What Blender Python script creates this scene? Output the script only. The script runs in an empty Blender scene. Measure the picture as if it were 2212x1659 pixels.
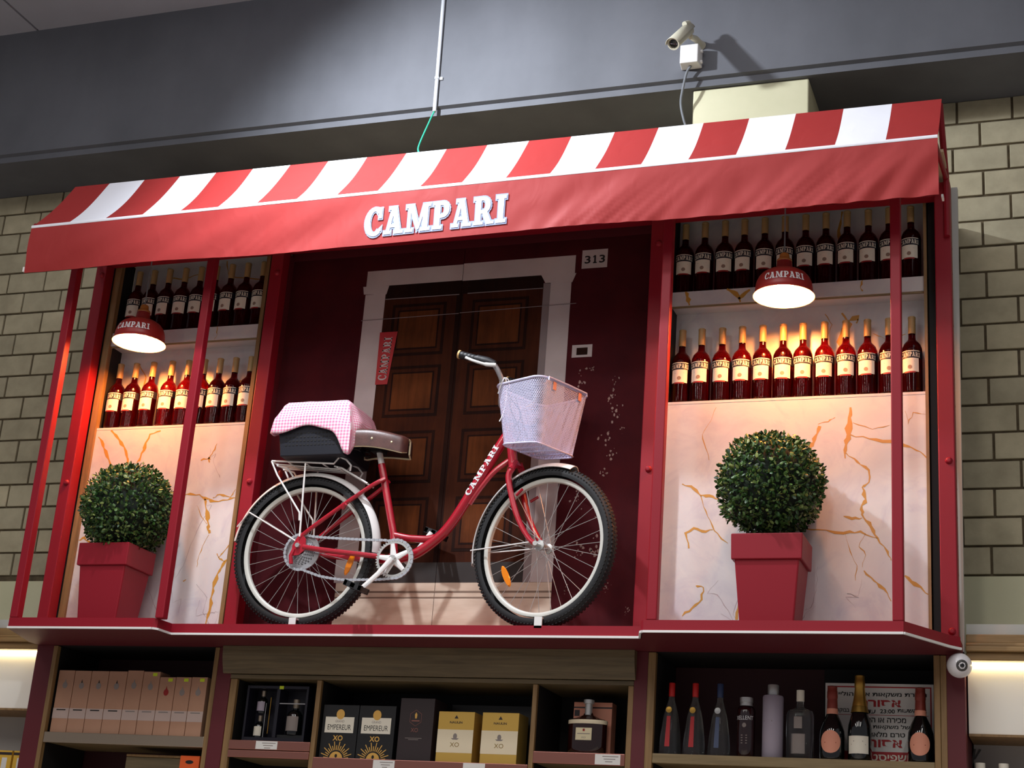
import bpy, math, random
from mathutils import Vector, Matrix
random.seed(7)
SC = bpy.context.scene
COL = SC.collection
ZO = 1.6            # eye height above the shop floor: heights below are written from the eye level
PI = math.pi

# ------------------------------------------------------------------ camera
YAW, PITCH, ROLL = 0.362145, 0.337109, 0.0765569
fw = Vector((-math.sin(YAW)*math.cos(PITCH), math.cos(YAW)*math.cos(PITCH), math.sin(PITCH)))
rt = Vector((math.cos(YAW), math.sin(YAW), 0)); up = rt.cross(fw)
r2 = rt*math.cos(ROLL)+up*math.sin(ROLL); u2 = up*math.cos(ROLL)-rt*math.sin(ROLL)
cam = bpy.data.cameras.new('camera'); cam.sensor_width = 36; cam.lens = 3460.5/2212*36
cam.clip_end = 60
camo = bpy.data.objects.new('camera', cam); COL.objects.link(camo)
camo.matrix_world = Matrix(((r2.x, u2.x, -fw.x, 0), (r2.y, u2.y, -fw.y, -6.1), (r2.z, u2.z, -fw.z, ZO), (0, 0, 0, 1)))
SC.camera = camo

# ------------------------------------------------------------------ light
w = bpy.data.worlds.new('shop_ambient'); SC.world = w; w.use_nodes = True
w.node_tree.nodes['Background'].inputs[0].default_value = (0.95, 0.93, 1.0, 1)
w.node_tree.nodes['Background'].inputs[1].default_value = 0.24
def area(name, loc, target, sx, sy, watts, col):
    l = bpy.data.lights.new(name, 'AREA'); l.shape = 'RECTANGLE'; l.size = sx; l.size_y = sy
    l.energy = watts; l.color = col
    o = bpy.data.objects.new(name, l); COL.objects.link(o)
    o.location = (loc[0], loc[1], loc[2]+ZO)
    d = Vector((target[0]-loc[0], target[1]-loc[1], target[2]-loc[2]))
    o.rotation_euler = d.to_track_quat('-Z', 'Y').to_euler(); return o
def spot(name, loc, target, watts, col, ang, blend, rad):
    l = bpy.data.lights.new(name, 'SPOT'); l.energy = watts; l.color = col; l.spot_size = math.radians(ang)
    l.spot_blend = blend; l.shadow_soft_size = rad
    o = bpy.data.objects.new(name, l); COL.objects.link(o)
    o.location = (loc[0], loc[1], loc[2]+ZO)
    d = Vector((target[0]-loc[0], target[1]-loc[1], target[2]-loc[2]))
    o.rotation_euler = d.to_track_quat('-Z', 'Y').to_euler(); return o
# ceiling luminaire just out of the frame, over the awning
spot('ceiling_spot', (-3.3, -1.4, 4.18), (-2.55, -0.2, 3.05), 560, (0.88, 0.93, 1.0), 124, 1.0, 0.06)
# shop ceiling lights in front of the display
area('ceiling_light_row', (-2.0, -3.0, 4.45), (-2.2, 0.0, 1.6), 1.6, 0.2, 26, (0.97, 0.96, 1.0))
area('ceiling_light_panel', (-2.3, -2.5, 4.5), (-2.3, -2.5, 0.0), 6.5, 2.2, 80, (0.97, 0.96, 1.0))
for lx in (-5.4, -3.2, -1.0, 1.2):     # rows of tubes running back into the shop
    area('ceiling_light_tubes', (lx, -6.3, 4.5), (lx, -6.3, 0.0), 0.14, 4.8, 100, (1.0, 0.96, 0.90))

vs = SC.view_settings
vs.view_transform = 'Standard'; vs.look = 'None'; vs.gamma = 1.0; vs.use_curve_mapping = False
vs.exposure = -0.4
SC.display_settings.display_device = 'sRGB'

# ------------------------------------------------------------------ materials
def lin(c): return c/12.92 if c <= 0.04045 else ((c+0.055)/1.055)**2.4
def S(r, g, b): return (lin(r/255), lin(g/255), lin(b/255), 1)
MATS = {}
class M:
    """a Principled material with its node tree at hand"""
    def __init__(s, name, col=(0.8, 0.8, 0.8, 1), rough=0.5, metal=0.0, **kw):
        m = bpy.data.materials.new(name); m.use_nodes = True; s.m = m; s.nt = m.node_tree
        s.b = s.nt.nodes['Principled BSDF']
        s.b.inputs['Base Color'].default_value = col; s.b.inputs['Roughness'].default_value = rough
        s.b.inputs['Metallic'].default_value = metal
        for k, v in kw.items(): s.b.inputs[k.replace('_', ' ')].default_value = v
        MATS[name] = m
    def n(s, t, **kw):
        nd = s.nt.nodes.new(t)
        for k, v in kw.items(): setattr(nd, k, v)
        return nd
    def l(s, a, b): s.nt.links.new(a, b)
    def coord(s, scale=(1, 1, 1), kind='Object'):
        tc = s.n('ShaderNodeTexCoord'); mp = s.n('ShaderNodeMapping'); mp.inputs['Scale'].default_value = scale
        s.l(tc.outputs[kind], mp.inputs['Vector']); return mp.outputs[0]
    def noise(s, vec, scale, detail=4, rough=0.5, dist=0.0):
        t = s.n('ShaderNodeTexNoise'); t.inputs['Scale'].default_value = scale; t.inputs['Detail'].default_value = detail
        t.inputs['Roughness'].default_value = rough; t.inputs['Distortion'].default_value = dist
        s.l(vec, t.inputs['Vector']); return t.outputs['Fac']
    def ramp(s, fac, stops):
        r = s.n('ShaderNodeValToRGB'); e = r.color_ramp.elements
        while len(e) < len(stops): e.new(0.5)
        for i, (p, c) in enumerate(stops): e[i].position = p; e[i].color = c
        s.l(fac, r.inputs[0]); return r.outputs[0]
    def mix(s, fac, a, b, mode='MIX'):
        x = s.n('ShaderNodeMix', data_type='RGBA', blend_type=mode)
        for sock, v in ((x.inputs[0], fac), (x.inputs[6], a), (x.inputs[7], b)):
            if hasattr(v, 'is_output') or isinstance(v, bpy.types.NodeSocket): s.l(v, sock)
            else: sock.default_value = v
        return x.outputs[2]
    def base(s, c): s.l(c, s.b.inputs['Base Color']); return s
    def bump(s, h, strength=0.2, dist=0.01):
        b = s.n('ShaderNodeBump'); b.inputs['Strength'].default_value = strength; b.inputs['Distance'].default_value = dist
        s.l(h, b.inputs['Height']); s.l(b.outputs[0], s.b.inputs['Normal']); return s

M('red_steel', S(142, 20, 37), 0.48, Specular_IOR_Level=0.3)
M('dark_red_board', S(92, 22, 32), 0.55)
M('maroon_board', S(58, 14, 20), 0.6)
M('bounce_tan', S(206, 186, 152), 0.6)  # pale tone of the added light-bouncing board behind the awning
M('white_plain', S(232, 230, 228), 0.5)
M('pure_white', S(248, 248, 248), 0.55)
M('black_matte', S(14, 11, 12), 0.7)
M('black_rubber', S(26, 26, 28), 0.75)
M('bike_red', S(170, 22, 42), 0.25, Coat_Weight=0.6, Coat_Roughness=0.08)
M('bike_white', S(232, 230, 228), 0.28, Coat_Weight=0.4)
M('rim_white', S(206, 204, 196), 0.35)
M('chrome', S(206, 206, 204), 0.3, 0.7)
M('steel_grey', S(172, 172, 176), 0.4, 0.4)
M('spoke_steel', S(200, 198, 196), 0.35, 0.6)
M('chain_steel', S(172, 174, 180), 0.5, 0.3)
M('reflector_orange', S(236, 132, 20), 0.25, Coat_Weight=0.5)
M('grip_black', S(24, 24, 28), 0.5)
M('grip_tan', S(214, 176, 118), 0.6)
M('cream_piping', S(226, 214, 178), 0.6)
M('brass_stud', S(226, 214, 170), 0.3, 0.6)
M('lavender_white', S(212, 210, 240), 0.45)
M('crate_navy', S(18, 20, 33), 0.6)
M('gold_foil', S(206, 160, 74), 0.32, 0.85)
M('gold_dark', S(160, 128, 60), 0.35, 0.75)
M('gold_print', S(222, 172, 84), 0.5, 0.0)
M('vein_gold', S(196, 142, 58), 0.4)
M('vein_grey', S(176, 160, 160), 0.4)
M('label_white', S(236, 230, 214), 0.6)
M('label_navy', S(14, 16, 34), 0.5)
M('label_print', S(150, 128, 112), 0.6)
M('seal_red', S(150, 26, 24), 0.5)
M('capsule_tan', S(172, 140, 92), 0.45, 0.0)
M('lettering_white', S(236, 236, 240), 0.6)
M('lettering_blue', S(150, 164, 208), 0.6)
M('lettering_black', S(20, 18, 18), 0.6)
M('lettering_red', S(176, 34, 40), 0.6)
M('print_grey', S(140, 130, 126), 0.6)
M('sticker_lime', S(206, 226, 40), 0.5)
M('tag_white', S(226, 224, 220), 0.5)
M('pvc_grey', S(196, 200, 206), 0.4)
M('cable_grey', S(120, 124, 130), 0.5)
M('wire_green', S(44, 158, 128), 0.5)
M('camera_beige', S(196, 192, 172), 0.45)
M('camera_white', S(226, 224, 228), 0.3, Coat_Weight=0.5)
M('lens_black', S(20, 20, 24), 0.12, Coat_Weight=0.6)
M('lens_grey', S(70, 68, 66), 0.3)
M('pot_red', S(142, 25, 40), 0.45, Specular_IOR_Level=0.3)
M('soil', S(38, 28, 22), 0.9)
M('copper_strip', S(172, 116, 104), 0.28, 0.75)
M('pewter_strip', S(168, 152, 134), 0.32, 0.7)
M('box_navy', S(24, 22, 36), 0.4)
M('box_black', S(22, 22, 24), 0.4)
M('box_brown', S(46, 34, 36), 0.45)
M('gold_box', S(226, 184, 92), 0.3, 0.45)
M('gold_box_pale', S(236, 222, 192), 0.45, 0.1)
M('orange_box', S(226, 92, 30), 0.5)
M('yellow_box', S(222, 176, 60), 0.5)
M('foil_rust', S(140, 56, 44), 0.4, 0.2)
M('salmon', S(224, 150, 124), 0.55)
M('silver_cap', S(206, 206, 204), 0.3, 0.6)
M('frost_lilac', S(166, 156, 172), 0.45)
M('blue_cap', S(50, 66, 104), 0.4)
M('red_cap', S(206, 38, 36), 0.4)
M('glass_dark', S(8, 12, 12), 0.06, Coat_Weight=1.0)
M('glass_amber', S(40, 10, 8), 0.06, Coat_Weight=1.0)
M('glass_red_dark', S(38, 6, 8), 0.1, Coat_Weight=1.0)
M('smoke_glass', S(60, 56, 52), 0.05, Transmission_Weight=0.6, IOR=1.3)
M('clear_glass', (0.9, 0.91, 0.92, 1), 0.02, Transmission_Weight=0.975, IOR=1.33)
M('bottle_glass', (0.13, 0.0015, 0.003, 1), 0.03, Transmission_Weight=0.9, IOR=1.26)
M('grey_board', S(176, 172, 168), 0.6)
M('cornice_grey', S(186, 186, 180), 0.6)
m = M('lit_panel', S(240, 236, 226), 0.6)
m = M('led_glow', S(255, 236, 190), 0.5); m.b.inputs['Emission Color'].default_value = S(255, 232, 180); m.b.inputs['Emission Strength'].default_value = 14
m = M('bulb_glow', S(255, 220, 170), 0.5); m.b.inputs['Emission Color'].default_value = (1.0, 0.34, 0.085, 1); m.b.inputs['Emission Strength'].default_value = 1050
M('shade_inside', S(255, 226, 206), 0.6)
M('shade_red', S(150, 36, 34), 0.4)
M('bulb_glass', S(190, 120, 50), 0.2, Coat_Weight=0.5)

m = M('concrete', rough=0.75); c = m.coord()
n1 = m.noise(c, 1.6, 6, 0.6); n2 = m.noise(c, 60, 3); st = m.noise(m.coord((2.5, 2.5, 0.7)), 1.6, 4)
m.base(m.mix(0.25, m.ramp(n1, [(0.3, S(86, 88, 94)), (0.7, S(102, 104, 111))]), m.ramp(st, [(0.35, S(82, 84, 90)), (0.65, S(106, 108, 114))])))
pits = m.n('ShaderNodeTexVoronoi'); pits.inputs['Scale'].default_value = 26; m.l(c, pits.inputs['Vector'])
hh = m.ramp(pits.outputs['Distance'], [(0.03, (0, 0, 0, 1)), (0.09, (1, 1, 1, 1))])
m.bump(m.mix(0.6, n2, hh), 0.15, 0.004)
m = M('concrete_ceiling', rough=0.8); m.base(m.ramp(m.noise(m.coord(), 1.2, 5), [(0.3, S(160, 160, 168)), (0.7, S(176, 176, 184))]))
m = M('cream_plaster', rough=0.7); c = m.coord(); n1 = m.noise(c, 3, 5)
m.base(m.ramp(n1, [(0.3, S(196, 194, 160)), (0.7, S(212, 208, 176))])); m.bump(m.noise(c, 40, 4), 0.15, 0.004)
m = M('brick_stone', rough=0.85); c = m.coord()
oi = m.n('ShaderNodeObjectInfo')
col = m.ramp(m.noise(c, 7, 6, 0.6), [(0.25, S(156, 148, 124)), (0.75, S(190, 181, 154))])
m.base(m.mix(1.0, col, m.ramp(oi.outputs['Random'], [(0.0, (0.82, 0.82, 0.8, 1)), (1.0, (1.05, 1.04, 1.0, 1))]), 'MULTIPLY'))
m.bump(m.noise(c, 55, 4, 0.6), 0.25, 0.004)
m = M('mortar', rough=0.95); m.base(m.ramp(m.noise(m.coord(), 30, 3), [(0.3, S(70, 60, 44)), (0.7, S(96, 84, 62))]))
m = M('marble', rough=0.3); c = m.coord()
n1 = m.noise(c, 2.2, 6, 0.6, 1.2); n2 = m.noise(c, 5, 5, 0.6, 2.0)
m.base(m.mix(m.ramp(n2, [(0.5, (0, 0, 0, 1)), (0.72, (0.5, 0.5, 0.5, 1))]), m.ramp(n1, [(0.3, S(224, 219, 215)), (0.65, S(204, 199, 203))]), S(186, 178, 192)))
def wood(name, a, b, vert=True, rough=0.5):
    m = M(name, rough=rough); c = m.coord((26, 26, 1.6) if vert else (1.6, 26, 26))
    m.base(m.ramp(m.noise(c, 2.2, 5, 0.6, 0.6), [(0.3, a), (0.7, b)])); return m
wood('oak_trim', S(118, 90, 54), S(150, 118, 76))
wood('oak_shelf', S(122, 104, 72), S(150, 130, 94), False)
wood('oak_header', S(86, 73, 50), S(114, 98, 69), False)
wood('oak_cornice', S(124, 96, 56), S(152, 120, 76), False)
def door_wood(name, a, b):
    m = M(name, rough=0.8, Specular_IOR_Level=0.1); c = m.coord((14, 14, 1.4)); n1 = m.noise(c, 2.5, 6, 0.65, 0.5); n2 = m.noise(m.coord(), 4, 4)
    m.base(m.mix(0.5, m.ramp(n1, [(0.3, a), (0.7, b)]), m.ramp(n2, [(0.35, a), (0.7, b)]))); return m
door_wood('door_print', S(42, 19, 12), S(78, 38, 21))
door_wood('door_panel_print', S(56, 27, 14), S(112, 60, 29))
door_wood('door_dark_print', S(26, 12, 9), S(44, 22, 15))
m = M('red_wall_print', rough=0.8, Specular_IOR_Level=0.15); c = m.coord()
nb = m.noise(m.coord((1, 1, 1)), 5.0, 5, 0.62); big = m.noise(c, 1.7, 2)
pe = m.ramp(m.noise(c, 9, 8, 0.7), [(0.66, (0, 0, 0, 1)), (0.69, (0.7, 0.7, 0.7, 1))])
m.base(m.mix(m.mix(1.0, pe, m.ramp(big, [(0.45, (0, 0, 0, 1)), (0.6, (1, 1, 1, 1))]), 'MULTIPLY'), m.ramp(nb, [(0.3, S(58, 11, 18)), (0.7, S(76, 17, 23))]), S(130, 96, 90)))
m = M('peel_print', S(150, 122, 114), 0.8)
m = M('stone_print', rough=0.8, Specular_IOR_Level=0.15); m.base(m.ramp(m.noise(m.coord(), 3, 5), [(0.3, S(176, 162, 160)), (0.7, S(204, 190, 188))]))
m = M('stone_shade_print', S(136, 122, 122), 0.8)
m = M('sill_print', rough=0.8); m.base(m.ramp(m.noise(m.coord((2, 2, 10)), 2, 4), [(0.3, S(196, 172, 150)), (0.7, S(226, 208, 188))]))
m = M('sill_dark_print', S(128, 108, 92), 0.8)
m = M('plinth_print', S(46, 40, 38), 0.8)
def fabric(name, col):
    m = M(name, col, 0.6, Specular_IOR_Level=0.3); c = m.coord()
    h = m.mix(0.25, m.noise(m.coord((1, 1, 1)), 3.0, 2, 0.4, 0.6), m.noise(m.coord((1.6, 1, 1)), 7, 2, 0.4, 0.8))
    m.bump(h, 0.35, 0.03); return m
fabric('awning_red', S(158, 46, 45)); fabric('awning_white', S(238, 240, 248))
m = M('boxwood', rough=0.45); g = m.n('ShaderNodeNewGeometry')
m.base(m.ramp(g.outputs['Random Per Island'], [(0.0, S(20, 44, 18)), (0.45, S(44, 82, 32)), (0.8, S(80, 112, 50)), (1.0, S(138, 150, 82))]))
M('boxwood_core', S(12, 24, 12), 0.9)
m = M('gingham', rough=0.85); 
tc = m.n('ShaderNodeUVMap'); sp = m.n('ShaderNodeSeparateXYZ'); m.l(tc.outputs[0], sp.inputs[0])
def stripe(sock):
    a = m.n('ShaderNodeMath', operation='FRACT'); b = m.n('ShaderNodeMath', operation='GREATER_THAN'); b.inputs[1].default_value = 0.5
    k = m.n('ShaderNodeMath', operation='MULTIPLY'); k.inputs[1].default_value = 1/0.0145
    m.l(sock, k.inputs[0]); m.l(k.outputs[0], a.inputs[0]); m.l(a.outputs[0], b.inputs[0]); return b.outputs[0]
ad = m.n('ShaderNodeMath', operation='ADD'); m.l(stripe(sp.outputs[0]), ad.inputs[0]); m.l(stripe(sp.outputs[1]), ad.inputs[1])
dv = m.n('ShaderNodeMath', operation='MULTIPLY'); dv.inputs[1].default_value = 0.5; m.l(ad.outputs[0], dv.inputs[0])
m.base(m.ramp(dv.outputs[0], [(0.0, S(248, 230, 236)), (0.5, S(244, 184, 204)), (1.0, S(234, 126, 164))]))
m = M('saddle_leather', rough=0.4); m.base(m.ramp(m.noise(m.coord(), 30, 4), [(0.3, S(66, 36, 32)), (0.7, S(88, 50, 44))])); m.bump(m.noise(m.coord(), 160, 3), 0.15, 0.002)
m = M('pink_carton', rough=0.55); m.base(m.ramp(m.noise(m.coord(), 6, 4), [(0.3, S(176, 132, 106)), (0.7, S(190, 146, 120))]))
M('carton_band', S(192, 170, 162), 0.55)
M('floor_tile', S(206, 200, 190), 0.35)

# ------------------------------------------------------------------ mesh helpers
ORG = {}
class MB:
    def __init__(s): s.v = []; s.f = []; s.uv = None
    def add(s, vs_, fs):
        o = len(s.v); s.v += [tuple(p) for p in vs_]; s.f += [tuple(i+o for i in f) for f in fs]; return s
    def box(s, x0, x1, y0, y1, z0, z1):
        return s.add([(x0,y0,z0),(x1,y0,z0),(x1,y1,z0),(x0,y1,z0),(x0,y0,z1),(x1,y0,z1),(x1,y1,z1),(x0,y1,z1)],
                     [(0,3,2,1),(4,5,6,7),(0,1,5,4),(1,2,6,5),(2,3,7,6),(3,0,4,7)])
    def hexa(s, b, t):           # bottom quad, top quad (both listed counter-clockwise seen from above)
        return s.add(list(b)+list(t), [(0,3,2,1),(4,5,6,7),(0,1,5,4),(1,2,6,5),(2,3,7,6),(3,0,4,7)])
    def prism(s, poly, fn, a, b):   # polygon (p,q) extruded between depths a and b, fn(p,q,d) gives the point
        n = len(poly)
        return s.add([fn(p, q, a) for p, q in poly]+[fn(p, q, b) for p, q in poly],
                     [tuple(range(n)), tuple(range(2*n-1, n-1, -1))]+[(i, i+n, (i+1) % n+n, (i+1) % n) for i in range(n)])
    def plate(s, poly, fn, d):
        return s.add([fn(p, q, d) for p, q in poly], [tuple(range(len(poly)))])
    def tube(s, pts, r, seg=10, closed=False, flat=1.0, upv=None):
        pts = [Vector(p) for p in pts]; n = len(pts); rs = r if isinstance(r, (list, tuple)) else [r]*n
        rings = []; ref = None
        for i, p in enumerate(pts):
            a = pts[i-1] if (i > 0 or closed) else p; b = pts[(i+1) % n] if (i < n-1 or closed) else p
            t = (b-a).normalized()
            if ref is None:
                ref = Vector(upv) if upv else (Vector((0, 0, 1)) if abs(t.z) < 0.9 else Vector((1, 0, 0)))
            x = (ref-t*ref.dot(t)).normalized(); y = t.cross(x); ref = x
            rings.append([p+x*rs[i]*math.cos(2*PI*k/seg)+y*rs[i]*flat*math.sin(2*PI*k/seg) for k in range(seg)])
        o = len(s.v)
        for g in rings: s.v += [tuple(q) for q in g]
        for i in range(n if closed else n-1):
            j = (i+1) % n
            for k in range(seg):
                k2 = (k+1) % seg
                s.f.append((o+i*seg+k, o+i*seg+k2, o+j*seg+k2, o+j*seg+k))
        if not closed:
            s.f.append(tuple(o+k for k in reversed(range(seg)))); s.f.append(tuple(o+(n-1)*seg+k for k in range(seg)))
        return s
    def lathe(s, prof, c=(0, 0, 0), seg=24, a0=0.0, a1=2*PI, axis='z'):
        full = abs(a1-a0-2*PI) < 1e-6; m_ = seg if full else seg+1; o = len(s.v)
        for r, z in prof:
            for k in range(m_):
                a = a0+(a1-a0)*k/seg; x, y = r*math.cos(a), r*math.sin(a)
                if axis == 'z': s.v.append((c[0]+x, c[1]+y, c[2]+z))
                elif axis == 'y': s.v.append((c[0]+x, c[1]+z, c[2]+y))
                else: s.v.append((c[0]+z, c[1]+x, c[2]+y))
        for i in range(len(prof)-1):
            for k in range(m_ if full else seg):
                k2 = (k+1) % m_
                s.f.append((o+i*m_+k, o+i*m_+k2, o+(i+1)*m_+k2, o+(i+1)*m_+k))
        return s
    def grid(s, fn, nu, nv, uvfn=None):
        o = len(s.v)
        for j in range(nv+1):
            for i in range(nu+1): s.v.append(tuple(fn(i/nu, j/nv)))
        for j in range(nv):
            for i in range(nu):
                a = o+j*(nu+1)+i; s.f.append((a, a+1, a+nu+2, a+nu+1))
        return s
    def sheet(s, fn, nu, nv, th):
        """a thin sheet with its own sharp rim: the surface fn and a copy th behind it along the normal"""
        P_ = [[Vector(fn(i/nu, j/nv)) for i in range(nu+1)] for j in range(nv+1)]
        def nrm(i, j):
            a = P_[j][min(i+1, nu)]-P_[j][max(i-1, 0)]; b = P_[min(j+1, nv)][i]-P_[max(j-1, 0)][i]
            n = a.cross(b); return n.normalized() if n.length > 1e-9 else Vector((0, 0, 1))
        Q_ = [[P_[j][i]-nrm(i, j)*th for i in range(nu+1)] for j in range(nv+1)]
        for G, fl in ((P_, False), (Q_, True)):
            o = len(s.v)
            for r in G: s.v += [tuple(p) for p in r]
            for j in range(nv):
                for i in range(nu):
                    a = o+j*(nu+1)+i; f = (a, a+1, a+nu+2, a+nu+1); s.f.append(f[::-1] if fl else f)
        for idx in ([(i, 0) for i in range(nu+1)], [(nu, j) for j in range(nv+1)], [(i, nv) for i in range(nu, -1, -1)], [(0, j) for j in range(nv, -1, -1)]):
            o = len(s.v); n = len(idx)
            s.v += [tuple(P_[j][i]) for i, j in idx]+[tuple(Q_[j][i]) for i, j in idx]
            for k in range(n-1): s.f.append((o+k+1, o+k, o+n+k, o+n+k+1))
        return s
    def xf(s, fn): s.v = [tuple(fn(Vector(p))) for p in s.v]; return s
    def build(s, name, mat, parent=None, smooth=False, bevel=0, local=False, solid=0, ang=35):
        off = Vector((0, 0, 0)) if local else Vector((0, 0, ZO))
        vs_ = [Vector(p)+off for p in s.v]; loc = Vector((0, 0, 0))
        if parent is not None: org = ORG.get(parent, Vector((0, 0, 0)))
        elif local: org = Vector((0, 0, 0))
        else:
            xs = [p.x for p in vs_]; ys = [p.y for p in vs_]; zs = [p.z for p in vs_]
            org = Vector(((min(xs)+max(xs))/2, (min(ys)+max(ys))/2, min(zs))); loc = org
        me = bpy.data.meshes.new(name); me.from_pydata([tuple(p-org) for p in vs_], [], s.f)
        if s.uv:
            ul = me.uv_layers.new(name='UVMap')
            for lp in me.loops: ul.data[lp.index].uv = s.uv[lp.vertex_index]
        me.validate(); me.update()
        me.materials.append(MATS[mat])
        if smooth:
            me.polygons.foreach_set('use_smooth', [True]*len(me.polygons)); me.set_sharp_from_angle(angle=math.radians(ang))
        o = bpy.data.objects.new(name, me); COL.objects.link(o); o.location = loc; ORG[o] = org
        if parent is not None: o.parent = parent
        if bevel:
            b = o.modifiers.new('bevel', 'BEVEL'); b.width = bevel; b.segments = 2; b.limit_method = 'ANGLE'
        if solid:
            b = o.modifiers.new('solid', 'SOLIDIFY'); b.thickness = solid; b.offset = -1
        return o
def thing(name, label, cat, loc, group=None, local=False, kind=None):
    o = bpy.data.objects.new(name, None); COL.objects.link(o); o.empty_display_size = 0.05
    p = Vector(loc) if local else Vector((loc[0], loc[1], loc[2]+ZO)); o.location = p; ORG[o] = p
    tag(o, label, cat, group, kind); return o
def tag(o, label=None, cat=None, group=None, kind=None):
    if label: o['label'] = label
    if cat: o['category'] = cat
    if group: o['group'] = group
    if kind: o['kind'] = kind
    return o
def copy_tree(o, parent=None):
    c = o.copy(); COL.objects.link(c)
    if parent is not None: c.parent = parent
    for ch in list(o.children): copy_tree(ch, c)
    return c
def box(name, mat, x0, x1, y0, y1, z0, z1, parent=None, bevel=0):
    return MB().box(x0, x1, y0, y1, z0, z1).build(name, mat, parent, bevel=bevel)
FR = lambda p, q, d: (p, d, q)          # a drawing on a plane facing the shop: p = X, q = Z, d = Y

# slab-serif capitals as convex pieces, cap height 1
def rect(x0, x1, y0, y1): return [(x0, y0), (x1, y0), (x1, y1), (x0, y1)]
def arc(cx, cy, ro, ri, a0, a1, n=10):
    out = []
    for i in range(n):
        a, b = math.radians(a0+(a1-a0)*i/n), math.radians(a0+(a1-a0)*(i+1)/n)
        out.append([(cx+ri[0]*math.cos(a), cy+ri[1]*math.sin(a)), (cx+ro[0]*math.cos(a), cy+ro[1]*math.sin(a)),
                    (cx+ro[0]*math.cos(b), cy+ro[1]*math.sin(b)), (cx+ri[0]*math.cos(b), cy+ri[1]*math.sin(b))])
    return out
PB = [rect(.1, .36, 0, 1), rect(0, .48, 0, .12), rect(0, .3, .88, 1), rect(.3, .48, .87, 1), rect(.3, .48, .40, .53)]+arc(.46, .70, (.36, .30), (.12, .165), -90, 90)
GL = {
 'I': ([rect(.12, .38, 0, 1), rect(0, .5, 0, .13), rect(0, .5, .87, 1)], .62),
 'A': ([[(.10, 0), (.25, 0), (.53, 1), (.37, 1)], [(.62, 0), (.88, 0), (.60, 1), (.37, 1)], rect(.24, .70, .24, .36), rect(0, .36, 0, .12), rect(.52, .98, 0, .12), rect(.22, .60, .89, 1)], 1.02),
 'M': ([rect(.12, .26, 0, 1), rect(.86, 1.12, 0, 1), [(.12, 1), (.60, .05), (.70, .22), (.38, 1)], [(.60, .05), (.70, .10), (1.0, 1), (.86, 1)], rect(0, .4, 0, .12), rect(.74, 1.24, 0, .12), rect(0, .38, .88, 1), rect(.86, 1.24, .88, 1)], 1.3),
 'P': (PB, .88),
 'R': (PB+[[(.64, 0), (.92, 0), (.66, .46), (.42, .44)], rect(.62, 1.0, 0, .1)], 1.02),
 'C': (arc(.48, .5, (.48, .53), (.22, .40), 48, 312, 18)+[rect(.68, .84, .62, 1.0), [(.62, .06), (.84, .16), (.84, .3), (.7, .2)]], .92),
}
def grow(poly, g):
    if not g: return poly
    ar = sum(poly[i-1][0]*poly[i][1]-poly[i][0]*poly[i-1][1] for i in range(len(poly)))
    if ar < 0: poly = poly[::-1]
    n = len(poly); L = []
    for i in range(n):
        x0, y0 = poly[i]; x1, y1 = poly[(i+1) % n]; d = math.hypot(x1-x0, y1-y0) or 1e-9
        nx, ny = (y1-y0)/d, -(x1-x0)/d; L.append(((x0+nx*g, y0+ny*g), (x1-x0, y1-y0)))
    out = []
    for i in range(n):
        (p, d), (q, e) = L[i-1], L[i]; den = d[0]*e[1]-d[1]*e[0]
        if abs(den) < 1e-9: out.append(q); continue
        t = ((q[0]-p[0])*e[1]-(q[1]-p[1])*e[0])/den; out.append((p[0]+d[0]*t, p[1]+d[1]*t))
    return out
def word(txt, g=0.0, gap=0.06):
    """pieces of a word with height 1 and total width 1"""
    x = 0; P = []
    for ch in txt:
        ps, wd = GL[ch]; P += [[(px+x, py) for px, py in grow(p, g)] for p in ps]; x += wd+gap
    x -= gap
    return [[(px/x, py) for px, py in p] for p in P]
def lettering(txt, fn, mat, parent, name='lettering', g=0.0, local=False):
    b = MB()
    for p in word(txt, g): b.add([fn(px, py) for px, py in p], [tuple(range(len(p)))])
    return b.build(name, mat, parent, local=local)
_tc = {}
def text_mesh(s, bold=0.0):
    """flat mesh of a line of text: list of verts (x,y), faces, width, height 1 = font size"""
    if (s, bold) in _tc: return _tc[(s, bold)]
    cu = bpy.data.curves.new('t', 'FONT'); cu.body = s; cu.size = 1; cu.resolution_u = 3; cu.offset = bold
    ob = bpy.data.objects.new('t', cu); COL.objects.link(ob)
    me = bpy.data.meshes.new_from_object(ob)
    vs_ = [(p.co.x, p.co.y) for p in me.vertices]; fs = [tuple(p.vertices) for p in me.polygons]
    bpy.data.objects.remove(ob); bpy.data.curves.remove(cu); bpy.data.meshes.remove(me)
    _tc[(s, bold)] = (vs_, fs); return vs_, fs
def textline(s, x0, x1, z0, h, d, mat, parent, name='lettering', local=False, bold=0.0, fn=FR):
    """text fitted between x0 and x1, its ink from z0 to z0+h, on the plane Y=d"""
    vs_, fs = text_mesh(s, bold)
    if not vs_: return None
    ax = min(p[0] for p in vs_); bx = max(p[0] for p in vs_); ay = min(p[1] for p in vs_); by = max(p[1] for p in vs_)
    b = MB(); b.add([fn(x0+(p[0]-ax)/(bx-ax)*(x1-x0), z0+(p[1]-ay)/(by-ay)*h, d) for p in vs_], fs)
    return b.build(name, mat, parent, local=local)
def disc(x, z, rx, rz, d, n=20): return [(x+rx*math.cos(2*PI*i/n), z+rz*math.sin(2*PI*i/n)) for i in range(n)]

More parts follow.
